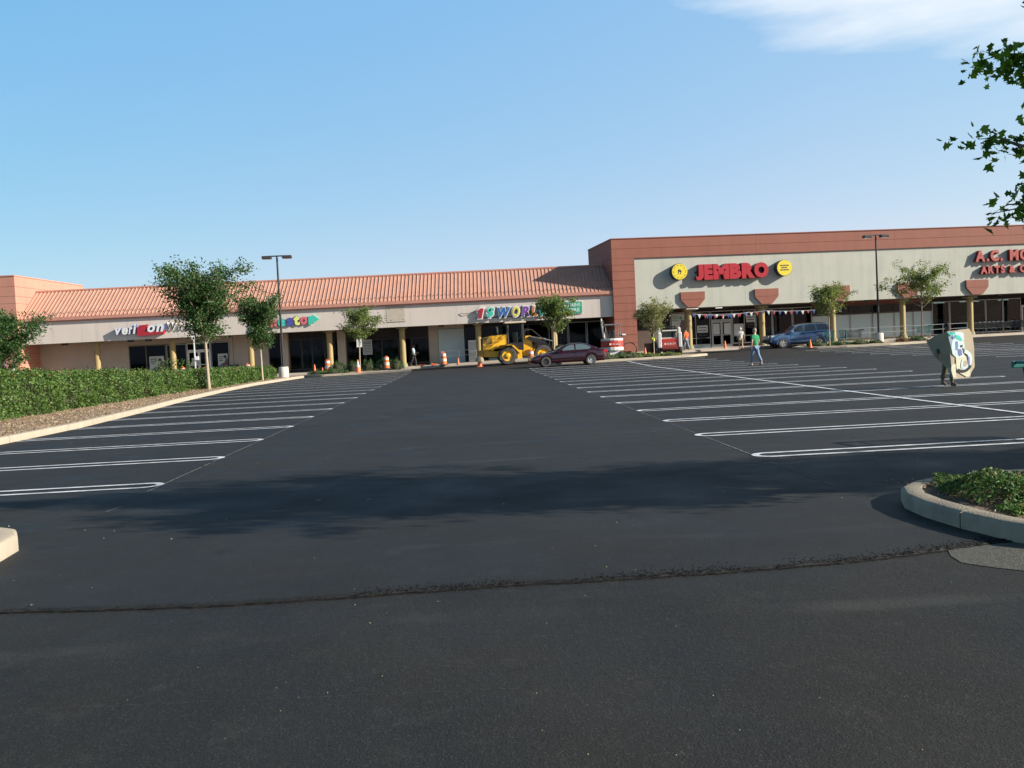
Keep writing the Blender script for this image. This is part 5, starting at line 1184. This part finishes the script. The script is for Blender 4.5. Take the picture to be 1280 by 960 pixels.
rb = MB().prism([(p[0]*.985, p[1]*.985) for p in cwp], .82, 1.32, axis='Z')
rb.build('red_band', 'bobred', ex, bevel=.02)
wm = MB().box(-.42, -.28, -.79, -.775, 1.0, 1.12).prism([(-.15, 1.06), (-.02, 1.12), (-.02, 1.0)], -.785, -.775)
for k in range(5): wm.box(.1+.09*k, .16+.09*k, -.785, -.775, 1.0, 1.09)
wm.box(-.46, .56, -.7745, -.772, .95, 1.16, 1).build('marking', ['white', 'bobred'], ex)
cp = MB()
for x in (-.62, .62):
    for y in (-.25, .62): cp.tube([(x, y, 1.5), (x*.97, y, 2.62)], .035, 6)
cp.box(-.7, .7, -.35, .72, 2.60, 2.70).build('canopy', mat('grey canopy', (.13, .14, .15), .6), ex, bevel=.02)
MB().box(-.3, .25, .0, .5, 1.5, 1.75).box(-.28, .23, -.02, .1, 1.7, 2.2).build('seat', 'black', ex, bevel=.04)
MB().tube([(-.5, .9, 1.2), (-.55, 1.7, 2.7), (-.5, 2.2, 3.2)], [.10, .09, .06], 8).build('boom', 'conc', ex, smooth=40)
MB().tube([(-.5, 2.2, 3.25), (-.1, 2.7, 2.5), (.1, 2.9, 1.9)], [.07, .06, .05], 8).build('dipper_arm', 'bronze', ex, smooth=40)
MB().prism([(2.7, 1.9), (3.1, 1.8), (3.0, 1.4), (2.6, 1.5)], -.2, .3, axis='X').build('bucket', 'black', ex)
MB().tube([(-.5, 1.2, 1.9), (-.52, 1.8, 3.0)], .035, 6).build('boom_cylinder', 'steel', ex)

ex.scale = (.9, .9, .92)
# skid steer from behind
sk = empty('skid_steer_loader', (15.0, 70.6, zg(15, 70.6)), R(-3), label='red and white skid steer loader seen from behind in front of the store', cat='skid steer')
MB().box(-.62, .62, -1.1, -.4, .35, 1.18).build('rear_door', 'bobred', sk, bevel=.05)
MB().box(-.60, .60, -.4, 1.2, .3, 1.0).build('chassis', 'bobwhite', sk, bevel=.04)
wm = MB(); flat_text(wm, 'BOBCAT', -.22, .42, .72, .86, -1.105); wm.box(-.42, -.30, -1.108, -1.102, .72, .86); wm.build('marking', 'white', sk)
MB().box(-.58, .58, -1.12, -1.10, .42, .62).build('lower_grille', mat('dark red louvre', (.20, .03, .02), .7), sk)
cg = MB()
for x in (-.52, .52):
    for y in (-.55, .85): cg.tube([(x, y, 1.0), (x*.95, y, 2.08)], .04, 6)
cg.box(-.56, .56, -.62, .9, 2.02, 2.1)
for k in range(5): cg.box(-.5, .5, -.6, -.57, 1.28+.15*k, 1.30+.15*k)
cg.build('cab', 'black', sk)
MB().box(-.5, .5, -.52, -.45, 1.2, 1.98).build('rear_window', 'glass', sk)
MB().box(-.6, .6, -1.02, -.60, 1.18, 1.26).build('engine_cover', 'bobwhite', sk, bevel=.02)
MB().box(-.56, .56, -1.0, -.9, 1.72, 1.82).build('cross_tube', 'bobwhite', sk, bevel=.03)
for s in (-1, 1):
    MB().prism([(-1.12, .9), (-.95, 1.95), (-.7, 2.02), (.9, 1.7), (1.6, 1.05), (1.75, .4), (1.55, .4), (1.35, .95), (.75, 1.45), (-.7, 1.7), (-.85, .9)], min(s*.66, s*.84), max(s*.66, s*.84), axis='X').build('lift_arm', 'bobwhite', sk, bevel=.03)
    MB().box(min(s*.62, s*.9), max(s*.62, s*.9), -1.15, -.75, .5, 1.62).build('arm_upright', 'bobwhite', sk, bevel=.05)
    MB().box(min(s*.50, s*.58), max(s*.50, s*.58), -1.13, -1.10, 1.0, 1.1).build('taillight', 'redlamp', sk)
for y in (-.55, .65):
    for s in (-1, 1):
        t_ = wheel(sk, 0, 0, .40, .28, s, 'bobwhite', 'heavy'); t_.location = (s*.80, y, .40); t_.rotation_euler = (0, 0, R(-90))
MB().prism([(1.7, .08), (2.5, .04), (2.5, .07), (1.85, .15), (1.8, .6), (1.7, .65)], -.95, .95, axis='X').build('bucket', 'black', sk)

# brown barrel with a hose and a box on the ground
MB().lathe([(.29, 0), (.30, .02), (.29, .05), (.29, .42), (.305, .44), (.29, .46), (.29, .86), (.305, .88), (.28, .90), (.26, .86), (.0001, .86)], (0, 0, 0), 26).build('barrel', 'rust', loc=(13.5, 70.6, zg(13.5, 70.6)), smooth=40, label='brown rusty barrel beside the worker in yellow', cat='barrel')
pp = [(-1.15+.55*math.cos(a)-.1, .1*math.sin(a*1.3), .52+.52*math.sin(a)) for a in [R(-60+38*k) for k in range(8)]]
MB().tube(pp, .035, 8).build('hose', 'rubber', loc=(13.3, 70.5, zg(13.3, 70.5)+.0), label='black hose looped up left of the brown barrel', cat='hose', smooth=40)
MB().box(-.28, .28, -.2, .2, 0, .34).box(-.3, .3, -.22, .22, .34, .38).build('crate', 'rust', loc=(11.95, 70.9, zg(12, 70.9)), label='small brown box on the ground against the terracotta pier', cat='box', bevel=.01)
MB().box(-.34, .34, -.2, .2, 0, 1.75).box(-.30, .30, -.22, -.2, .95, 1.65, 1).box(-.3, .3, -.22, -.2, .15, .85, 1).build('vending_machine', ['white', 'paper'], loc=WF.w(-11.5, 2.3, fz(WF, -11.5, 2.3)), rz=WF.a, bevel=.02, label='pale white machine standing in the dark opening right of the shutter', cat='machine')
bn = empty('bench', WF.w(-31.15, 2.3, .15), WF.a, label='dark bench against the plain wall above the hedge', cat='bench')
MB().box(-.5, .5, -.2, .2, .42, .48).box(-.5, .5, .16, .21, .5, .9).build('seat', 'black', bn); 
for s in (-.42, .42): MB().box(s-.03, s+.03, -.18, .18, 0, .42).build('leg', 'black', bn)

# ================================================================== RAILINGS, BUNTING, CARTS
def railing(F, a, b, t, label, m='steel'):
    r_ = empty('railing', F.w((a+b)/2, t, 0), F.a, label=label, cat='railing'); c = (a+b)/2; n = max(2, int((b-a)/1.9))
    rl = MB()
    z0 = fz(F, a, t); z1 = fz(F, b, t)
    for h in (.62, 1.02): rl.tube([(a-c, 0, z0+h), (b-c, 0, z1+h)], .022, 6)
    rl.build('rail', m, r_)
    for i in range(n+1):
        s = a+(b-a)*i/n; z = fz(F, s, t); MB().tube([(s-c, 0, z), (s-c, 0, z+1.03)], .024, 6).build('post', m, r_)
railing(BF, 18.9, 29.8, -.7, 'long metal handrail in front of the pale windows', 'railgrey')
railing(WF, -14.0, -11.2, 1.2, 'short white handrail in front of the pale shutter', 'steel')
bu = empty('bunting', BF.w(11.4, -.1, 3.42), BF.a, label='string of red white and blue pennants hung between the store columns', cat='bunting')
st = []; cols = ['pblue', 'pwhite', 'pred']
npn = 22
def sag(s): 
    seg_ = (s+5.0)/6.2; f = seg_-math.floor(seg_); return -.10-.22*4*f*(1-f)*.6
MB().tube([(-5.0+10.4*i/60, 0, sag(-5.0+10.4*i/60)) for i in range(61)], .012, 5).build('string', 'pwhite', bu)
for i in range(npn):
    s = -4.9+10.2*i/(npn-1); z = sag(s); w2 = .13; h = .33 if i % 4 else .27; dz = -.0 if i % 5 else -.0
    MB().prism([(s-w2, z-.005), (s+w2, z-.005), (s+random.uniform(-.03, .03), z-h)], -.006, .006).build('pennant', cols[i % 3], bu)
bu2 = empty('bunting', BF.w(9.4, -.02, 3.20), BF.a, label='short lower string of small pennants above the glass door', cat='bunting')
MB().tube([(-2.6+4.6*i/20, .3, .10-.2*4*(i/20)*(1-i/20)) for i in range(21)], .01, 5).build('string', 'pwhite', bu2)
for i in range(7):
    f = (i+.5)/7; s = -2.6+4.6*f; z = .10-.8*f*(1-f)
    MB().prism([(s-.11, z), (s+.11, z), (s, z-.3)], .294, .306).build('pennant', cols[(i*2+1) % 3], bu2)

def make_cart(name='shopping_cart', wire='cartwire', top='carttop'):
    r_ = empty(name, (0, 0, 0)); b = MB()   # pushes towards +x, handle at -x
    x0, x1 = -.42, .50; 
    def corner(x, f):   # basket taper
        hwid = .27-.06*((x-x0)/(x1-x0)); return hwid*(.86+.14*f)
    zb0, zb1, zt0, zt1 = .46, .52, .98, .92
    def P(u, v, f):   # u along 0..1, v -1..1 , f height 0..1
        x = x0+(x1-x0)*u*(1-.08*(1-f))+.05*(1-f); zb = zb0+(zb1-zb0)*u; zt = zt0+(zt1-zt0)*u
        return (x, v*corner(x, f), zb+(zt-zb)*f)
    for i in range(13):
        u = i/12
        for v in (-1, 1): b.tube([P(u, v, 0), P(u, v, 1)], .0065, 4, cap=False)
        b.tube([P(u, -1, 0), P(u, 1, 0)], .0065, 4, cap=False)
    for f in (.12, .25, .4, .55, .7, .85):
        b.tube([P(0, -1, f), P(1, -1, f), P(1, 1, f), P(0, 1, f)], .0065, 4, cap=False)
    for i in range(8):
        v = -1+2*i/7; b.tube([P(1, v, 0), P(1, v, 1)], .0065, 4, cap=False); b.tube([P(0, v, 0), P(0, v, .95)], .0065, 4, cap=False); b.tube([P(0, v, 0), P(1, v, 0)], .0065, 4, cap=False)
    b.build('basket', wire, r_)
    rim_ = MB().tube([P(0, -1, 1), P(1, -1, 1), P(1, 1, 1), P(0, 1, 1), P(0, -1, 1)], .014, 6); rim_.build('basket_rim', top, r_)
    fr = MB()
    for v in (-1, 1):
        fr.tube([(-.60, v*.24, 1.03), (-.50, v*.25, 1.0), (-.40, v*.25, .50), (-.30, v*.24, .30), (-.36, v*.24, .16)], .014, 6)
        fr.tube([(-.36, v*.24, .18), (.46, v*.20, .20), (.50, v*.20, .16)], .013, 6); fr.tube([(-.38, v*.25, .46), (.40, v*.21, .50)], .012, 6)
    fr.tube([(-.3, -.24, .2), (-.3, .24, .2)], .012, 6).tube([(.3, -.2, .2), (.3, .2, .2)], .012, 6)
    fr.build('cart_frame', wire, r_)
    MB().tube([(-.61, -.26, 1.035), (-.61, .26, 1.035)], .022, 8).build('handle', top, r_)
    for v in (-1, 1): MB().box(-.66, -.40, min(v*.23, v*.28), max(v*.23, v*.28), .96, 1.05).build('handle_bracket', top, r_, bevel=.01)
    for x in (-.36, .48):
        for v in (-.22, .22): MB().lathe([(.055, -.014), (.06, 0), (.055, .014)], (x, v, .062), 14, 'Y').build('caster', 'rubber', r_)
    return r_
c0 = make_cart(wire='carttop'); c0.location = (7.90, 12.05, 0); c0.rotation_euler.z = R(8); tag(c0, 'green handled shopping cart cut off by the right edge beside the stall line', 'shopping cart', 'shopping carts')
cd = make_cart('shopping_cart', 'cartdark', 'cartdark')
spots = [(c0, 26.75, 68.9, 82, 'teal shopping cart just behind the blue SUV tail', .15), (c0, 27.75, 68.8, 70, 'second teal shopping cart right of the ochre column by the SUV', .15), (cd, 28.95, 69.5, 175, 'dark shopping cart between teal cart and right lamp post', .15), (c0, 36.2, 73.3, 172, 'grey blue shopping cart behind the person carrying the board', .15)]
fd = True
for src, x, y, a, lb, up_ in spots:
    if src is cd and fd: o = cd; fd = False
    else: o = copy_tree(src)
    o.location = (x, y, zg(x, y)+up_); o.rotation_euler.z = R(a); tag(o, lb, 'shopping cart', 'shopping carts')
c_t = MT['carttop']
row = ['first', 'second', 'third', 'fourth', 'fifth', 'sixth', 'seventh', 'eighth', 'ninth', 'tenth', 'eleventh']
for i in range(11):
    p = BF.w(31.9+.42*i+(.5 if i > 5 else 0), 1.7); o = copy_tree(cd); o.location = (p.x, p.y, zg(p.x, p.y)+.15); o.rotation_euler.z = BF.a+R(180)
    tag(o, '%s dark nested shopping cart from the left in the row by the craft store windows' % row[i], 'shopping cart', 'nested carts by the craft store windows')

# ================================================================== PEOPLE
def skin_mesh(verts, edges, sub=1):
    me = bpy.data.meshes.new('s'); me.from_pydata([v[0] for v in verts], edges, []); ob = bpy.data.objects.new('s', me); col.objects.link(ob)
    ob.modifiers.new('skin', 'SKIN')
    if not me.skin_vertices:
        bpy.context.view_layer.objects.active = ob
    sv = me.skin_vertices[0].data
    for i, v in enumerate(verts):
        r_ = v[1]; sv[i].radius = r_ if isinstance(r_, tuple) else (r_, r_); sv[i].use_root = (i == 0)
    s = ob.modifiers.new('sub', 'SUBSURF'); s.levels = sub; s.render_levels = sub
    dg = bpy.context.evaluated_depsgraph_get(); dg.update(); m2 = bpy.data.meshes.new_from_object(ob.evaluated_get(dg))
    V = [tuple(v.co) for v in m2.vertices]; F = [tuple(p.vertices) for p in m2.polygons]
    bpy.data.objects.remove(ob); bpy.data.meshes.remove(me); bpy.data.meshes.remove(m2); return V, F
def person(x, y, z, rz, H_, label, shirt, pants, skin='skin', hair='hairg', shoes='boot', stride=.0, shorts=False, sleeve='short', arms=None, bend=0, cap=None):
    """faces -y; arms = ((elbow),(wrist)) per side in metres at 1.78 scale"""
    k = H_/1.78; root = empty('person', (x, y, z), rz, label=label, cat='person')
    b = bend
    pel = (0, 0, .95); wst = (0, -.02-b*.1, 1.08); chs = (0, -.02-b*.22, 1.28-b*.02); nb = (0, 0-b*.32, 1.46-b*.04); nk = (0, -.01-b*.36, 1.53-b*.05); jaw = (0, -.03-b*.4, 1.585-b*.06); hd = (0, -.02-b*.42, 1.67-b*.07); tp = (0, .0-b*.42, 1.735-b*.08)
    def leg(s, st): 
        kn = (s*.11, -st*.55-.03, .50+abs(st)*.02); an = (s*.11, -st*1.0+.02+(.08 if st < 0 else 0), .085+(.06 if st < 0 else 0)); toe = (s*.125, an[1]-.16, .035+(.0 if st >= 0 else .0)); heel = (s*.11, an[1]+.04, .05+(.05 if st < 0 else 0)); return kn, an, toe, heel
    L_, Rr = leg(1, stride), leg(-1, -stride)
    if arms is None: arms = (((.25, .04+stride*.3, 1.16), (.27, -.06+stride*.55, .92)), ((-.25, .04-stride*.3, 1.16), (-.27, -.06-stride*.55, .92)))
    shz = 1.41-b*.03; shy = -b*.3
    SHL = ((.175, shy, shz), (-.175, shy, shz))
    def J(p): return (p[0]*k, p[1]*k, p[2]*k)
    vs_ = [(pel, (.15, .11)), (wst, (.13, .10)), (chs, (.155, .11)), (nb, (.085, .075)), (nk, .055), (jaw, (.062, .068)), (hd, (.078, .092)), (tp, (.055, .065))]
    ed = [(i, i+1) for i in range(7)]
    def addv(p, r_, par): vs_.append((p, r_)); ed.append((par, len(vs_)-1)); return len(vs_)-1
    for s, (kn, an, toe, heel) in ((1, L_), (-1, Rr)):
        h = addv((s*.095, 0, .88), .085, 0); kk = addv(kn, .058, h); a = addv(an, .038, kk); addv(toe, .03, a)
    wr = []
    for (el_, ws), sh_ in zip(arms, SHL):
        a = addv(sh_, .058, 2); e = addv(el_, .042, a); w_ = addv(ws, .028, e)
        d = (Vector(ws)-Vector(el_)).normalized(); pm_ = Vector(ws)+d*.07; addv(tuple(pm_), (.034, .02), w_); wr.append((Vector(ws), d, 1 if sh_[0] > 0 else -1))
    addv((0, hd[1]-.105, hd[2]-.01), .012, 6); addv((.082, hd[1]+.01, hd[2]-.01), .014, 6); addv((-.082, hd[1]+.01, hd[2]-.01), .014, 6)
    V, F = skin_mesh([(J(p), tuple(q*k for q in r_) if isinstance(r_, tuple) else r_*k) for p, r_ in vs_], ed)
    mb = MB().add(V, F)
    for w_, d, s in wr:      # fingers and thumb
        side = d.cross(Vector((s, 0, 0))).normalized() if abs(d.x) < .9 else Vector((0, 1, 0)); palm = w_+d*.07; inn = Vector((-s, 0, 0))
        for q in range(4):
            o_ = side*(.024*(q-1.5)); ln_ = (.068, .078, .074, .058)[q]; p0 = palm+o_; p1 = p0+d*ln_*.6; p2 = p1+(d*.75+inn*.6).normalized()*ln_*.5
            mb.tube([J(p0), J(p1), J(p2)], [.010*k, .009*k, .007*k], 6)
        p0 = w_+d*.03-side*.02; p1 = p0+(-side+d*.6).normalized()*.045; p2 = p1+(d+inn*.4).normalized()*.035
        mb.tube([J(p0), J(p1), J(p2)], [.012*k, .010*k, .008*k], 6)
    # eyes
    for s in (-1, 1): mb.lathe([(.001, -.004), (.011*k, 0), (.001, .004)], J((s*.03, hd[1]-.088, hd[2]+.01)), 8, 'Y', 1)
    mb.box(-.022*k, .022*k, (hd[1]-.098)*k, (hd[1]-.085)*k, (hd[2]-.055)*k, (hd[2]-.048)*k, 1)
    mb.build('body', [skin, 'hairb'], root, smooth=60)
    # shirt
    vs2 = [((0, -.005, .84), (.165, .13)), (wst, (.165, .125)), (chs, (.178, .13)), ((0, nb[1], nb[2]-.03), (.10, .085))]; e2 = [(0, 1), (1, 2), (2, 3)]
    for (el_, ws), sh_ in zip(arms, SHL):
        vs2.append((sh_, .075)); e2.append((2, len(vs2)-1)); a = len(vs2)-1
        m_ = Vector(sh_).lerp(Vector(el_), .75 if sleeve == 'short' else 1.0); vs2.append((tuple(m_), .062 if sleeve == 'short' else .052)); e2.append((a, a+1))
        if sleeve == 'long': vs2.append((tuple(Vector(el_).lerp(Vector(ws), .95)), .04)); e2.append((a+1, a+2))
    V, F = skin_mesh([(J(p), tuple(q*k for q in r_) if isinstance(r_, tuple) else r_*k) for p, r_ in vs2], e2); MB().add(V, F).build('shirt', shirt, root, smooth=60)
    vs3 = [((0, 0, .93), (.158, .12))]; e3 = []
    for s, (kn, an, toe, heel) in ((1, L_), (-1, Rr)):
        vs3.append(((s*.095, 0, .86), .10)); e3.append((0, len(vs3)-1)); a = len(vs3)-1; vs3.append(((kn[0], kn[1], kn[2]+(.06 if shorts else 0)), .078)); e3.append((a, a+1))
        if not shorts: vs3.append(((an[0], an[1]+.01, an[2]+.03), .062)); e3.append((a+1, a+2))
    V, F = skin_mesh([(J(p), tuple(q*k for q in r_) if isinstance(r_, tuple) else r_*k) for p, r_ in vs3], e3); MB().add(V, F).build('trousers' if not shorts else 'shorts', pants, root, smooth=60)
    for s, (kn, an, toe, heel) in ((1, L_), (-1, Rr)):
        V, F = skin_mesh([(J((heel[0], heel[1], heel[2])), .045*k), (J((an[0], an[1]-.06, max(.048, an[2]-.05))), .045*k), (J((toe[0], toe[1]-.03, .04)), .036*k), (J((an[0], an[1], an[2]+.02)), .045*k)], [(0, 1), (1, 2), (1, 3)]); MB().add(V, F).build('shoe', shoes, root, smooth=60)
    hm = MB(); hc = Vector(J((hd[0], hd[1]+.012, hd[2]+.025))); vsn = []
    for i in range(7):
        ph = R(90-17*i)
        for j in range(16):
            a = 2*math.pi*j/16; back = max(0, math.sin(a)); low = math.cos(ph)
            zz = math.sin(ph)*.098 - (back*.05 if i > 4 else 0)
            rr_ = (.088+.0*back)
            vsn.append((hc.x+math.cos(ph)*rr_*math.cos(a)*k, hc.y+math.cos(ph)*(rr_+.014)*math.sin(a)*k, hc.z+zz*k))
    hm.add(vsn, [(i*16+j, i*16+(j+1) % 16, (i+1)*16+(j+1) % 16, (i+1)*16+j) for i in range(6) for j in range(16)])
    hm.build('hair' if not cap else 'hat', cap or hair, root, smooth=60)
    if cap: MB().prism([(-.07*k, hc.y-.05*k), (-.06*k, hc.y-.17*k), (0, hc.y-.19*k), (.06*k, hc.y-.17*k), (.07*k, hc.y-.05*k)], hc.z+.03*k, hc.z+.042*k, axis='Z').build('hat_brim', cap, root)
    return root
person(13.76, 44.77, zg(13.76, 44.77), R(205), 1.80, 'man in green t-shirt and blue jeans walking away across the stall lines', 'tgreen', 'jeans', shoes='shoe', stride=.18)
person(20.9, 71.6, zg(20.9, 71.6)+.0, R(175), 1.74, 'man in white shirt and khaki shorts standing near the store door', 'twhite', 'khaki', shorts=True, stride=.04, cap='twhite')
person(16.95, 72.9, zg(16.9, 72.9)+.15, R(205), 1.72, 'worker in orange shirt and grey trousers beside the column', 'torange', 'tgrey', hair='hairb', stride=.12)
person(14.15, 71.5, zg(14.1, 71.5), R(215), 1.72, 'worker in bright yellow shirt and dark trousers behind the brown barrel', 'hivis', 'tdark', skin='skind', hair='hairb', stride=.14, bend=.5)
person(-4.55, 76.0, fz(WF, -16.2, 1.5), R(80), 1.75, 'person in pale blue shirt and dark trousers walking under the arcade', 'tblue', 'tdark', skin='skind', hair='hairb', stride=.18, arms=(((.25, -.10, 1.18), (.15, -.30, 1.08)), ((-.25, .0, 1.16), (-.2, -.18, 1.0))))
# person carrying the large painted board; arms reach around its edges
BX, BY = 12.05, 23.25
person(BX+.02, BY+.0, 0, R(10), 1.60, 'person in dark clothes carrying the large painted stencil board', 'tdark', 'olive', skin='skind', hair='hairb', shoes='boot', stride=.02, sleeve='long', arms=(((.36, -.08, 1.2), (.50, -.26, 1.02)), ((-.36, -.08, 1.16), (-.50, -.26, .92))))
cb_ = empty('stencil_board', (BX, BY-.42, 0), R(4), label='large bent brown stencil board splashed with white and teal paint', cat='stencil board')
Sx = 1/50.8
def bp_(px, py, y=0): return ((px-1190)*Sx*1.0+.0, y, (482.5-py)*Sx*.985)
Lp = [(1164, 421), (1172, 414.5), (1181, 410.3), (1182.5, 430), (1184, 456), (1180, 457.7), (1169.7, 440)]
Rp = [(1181, 410.3), (1196, 409.6), (1210.8, 409.3), (1215, 416), (1217, 433.8), (1217, 459), (1212, 466), (1209.8, 472.3), (1185.8, 471.8), (1180, 457.7), (1184, 456), (1182.5, 430)]
def fold(px): return .022*(1183-px) if px < 1183 else .0016*(px-1183)
# pixel-free real outline in metres: convert once, thickness 12 mm
bd = MB()
def plate(poly, mi, off=0, th=.012):
    fr_ = [(bp_(a, b)[0], fold(a)-off, bp_(a, b)[2]+(a-1190)*.0008) for a, b in poly]; n = len(fr_)
    bd.add(fr_+[(p[0], p[1]+th, p[2]) for p in fr_], [tuple(range(n)), tuple(range(2*n-1, n-1, -1))]+[(i, (i+1) % n, n+(i+1) % n, n+i) for i in range(n)], mi)
plate(Lp, 1); plate(Rp, 0)
def Z(x, y): return (1140+x/9.6, 390+y/9.6)
plate([Z(*p) for p in ((395, 205), (470, 200), (480, 300), (480, 520), (440, 480), (425, 400), (400, 270))], 2, .014, .003)
plate([Z(*p) for p in ((480, 205), (560, 215), (600, 240), (595, 330), (608, 400), (600, 520), (520, 540), (482, 530))], 2, .014, .003)
plate([Z(*p) for p in ((395, 210), (480, 205), (478, 235), (420, 250))], 3, .018, .003)
plate([Z(*p) for p in ((445, 260), (478, 250), (478, 290), (450, 300))], 4, .018, .003); plate([Z(*p) for p in ((483, 245), (530, 255), (570, 300), (575, 330), (540, 320), (490, 290))], 3, .018, .003)
plate([Z(*p) for p in ((483, 330), (510, 320), (520, 380), (505, 430), (484, 435))], 4, .018, .003); plate([Z(*p) for p in ((510, 420), (560, 430), (570, 500), (530, 515), (512, 480))], 5, .018, .003)
plate([Z(*p) for p in ((545, 380), (575, 375), (580, 400), (555, 408))], 6, .020, .003); plate([Z(*p) for p in ((575, 410), (600, 430), (606, 500), (588, 480))], 7, .020, .003)
# white splash disc, ring and the cut-out symbol
plate([Z(*p) for p in ((482, 530), (620, 520), (640, 600), (640, 660), (670, 690), (665, 760), (620, 775), (560, 740), (500, 700), (484, 640))], 8, .016, .003)
plate([Z(*p) for p in ((420, 610), (476, 600), (478, 770), (440, 775), (415, 680))], 8, .016, .003)
def arcp(cx_, cy_, r0, r1, a0, a1, n=12):
    o_ = [(cx_+r1*math.cos(R(a0+(a1-a0)*i/n)), cy_+r1*math.sin(R(a0+(a1-a0)*i/n))) for i in range(n+1)]
    return o_+[(cx_+r0*math.cos(R(a0+(a1-a0)*i/n)), cy_+r0*math.sin(R(a0+(a1-a0)*i/n))) for i in range(n, -1, -1)]
plate([Z(*p) for p in arcp(575, 560, 85, 130, -75, 95)], 2, .020, .003)
plate([Z(*p) for p in arcp(575, 590, 95, 130, 25, 130)], 6, .024, .003)
plate([Z(*p) for p in ((640, 520), (668, 540), (668, 620), (645, 650))], 5, .022, .003)
plate([Z(*p) for p in arcp(600, 610, 0.5, 38, 0, 359, 16)], 9, .022, .003)
plate([Z(*p) for p in ((545, 610), (565, 555), (585, 560), (565, 660), (550, 670))], 2, .024, .003)
bd.build('board', ['cardboard', 'cardshade', mat('paint splash white', (.60, .66, .66), .6, c2=(.42, .58, .56), ns=6, amt=.4), 'teal', mat('blue paint splash', (.06, .12, .34), .6, c2=(.15, .30, .45), ns=12, amt=.4), mat('dull violet paint', (.14, .13, .32), .6), 'black', mat('maroon paint', (.16, .03, .05), .6), mat('cream paint splash', (.62, .60, .44), .6, c2=(.50, .48, .34), ns=8, amt=.4), 'cardboard'], cb_)
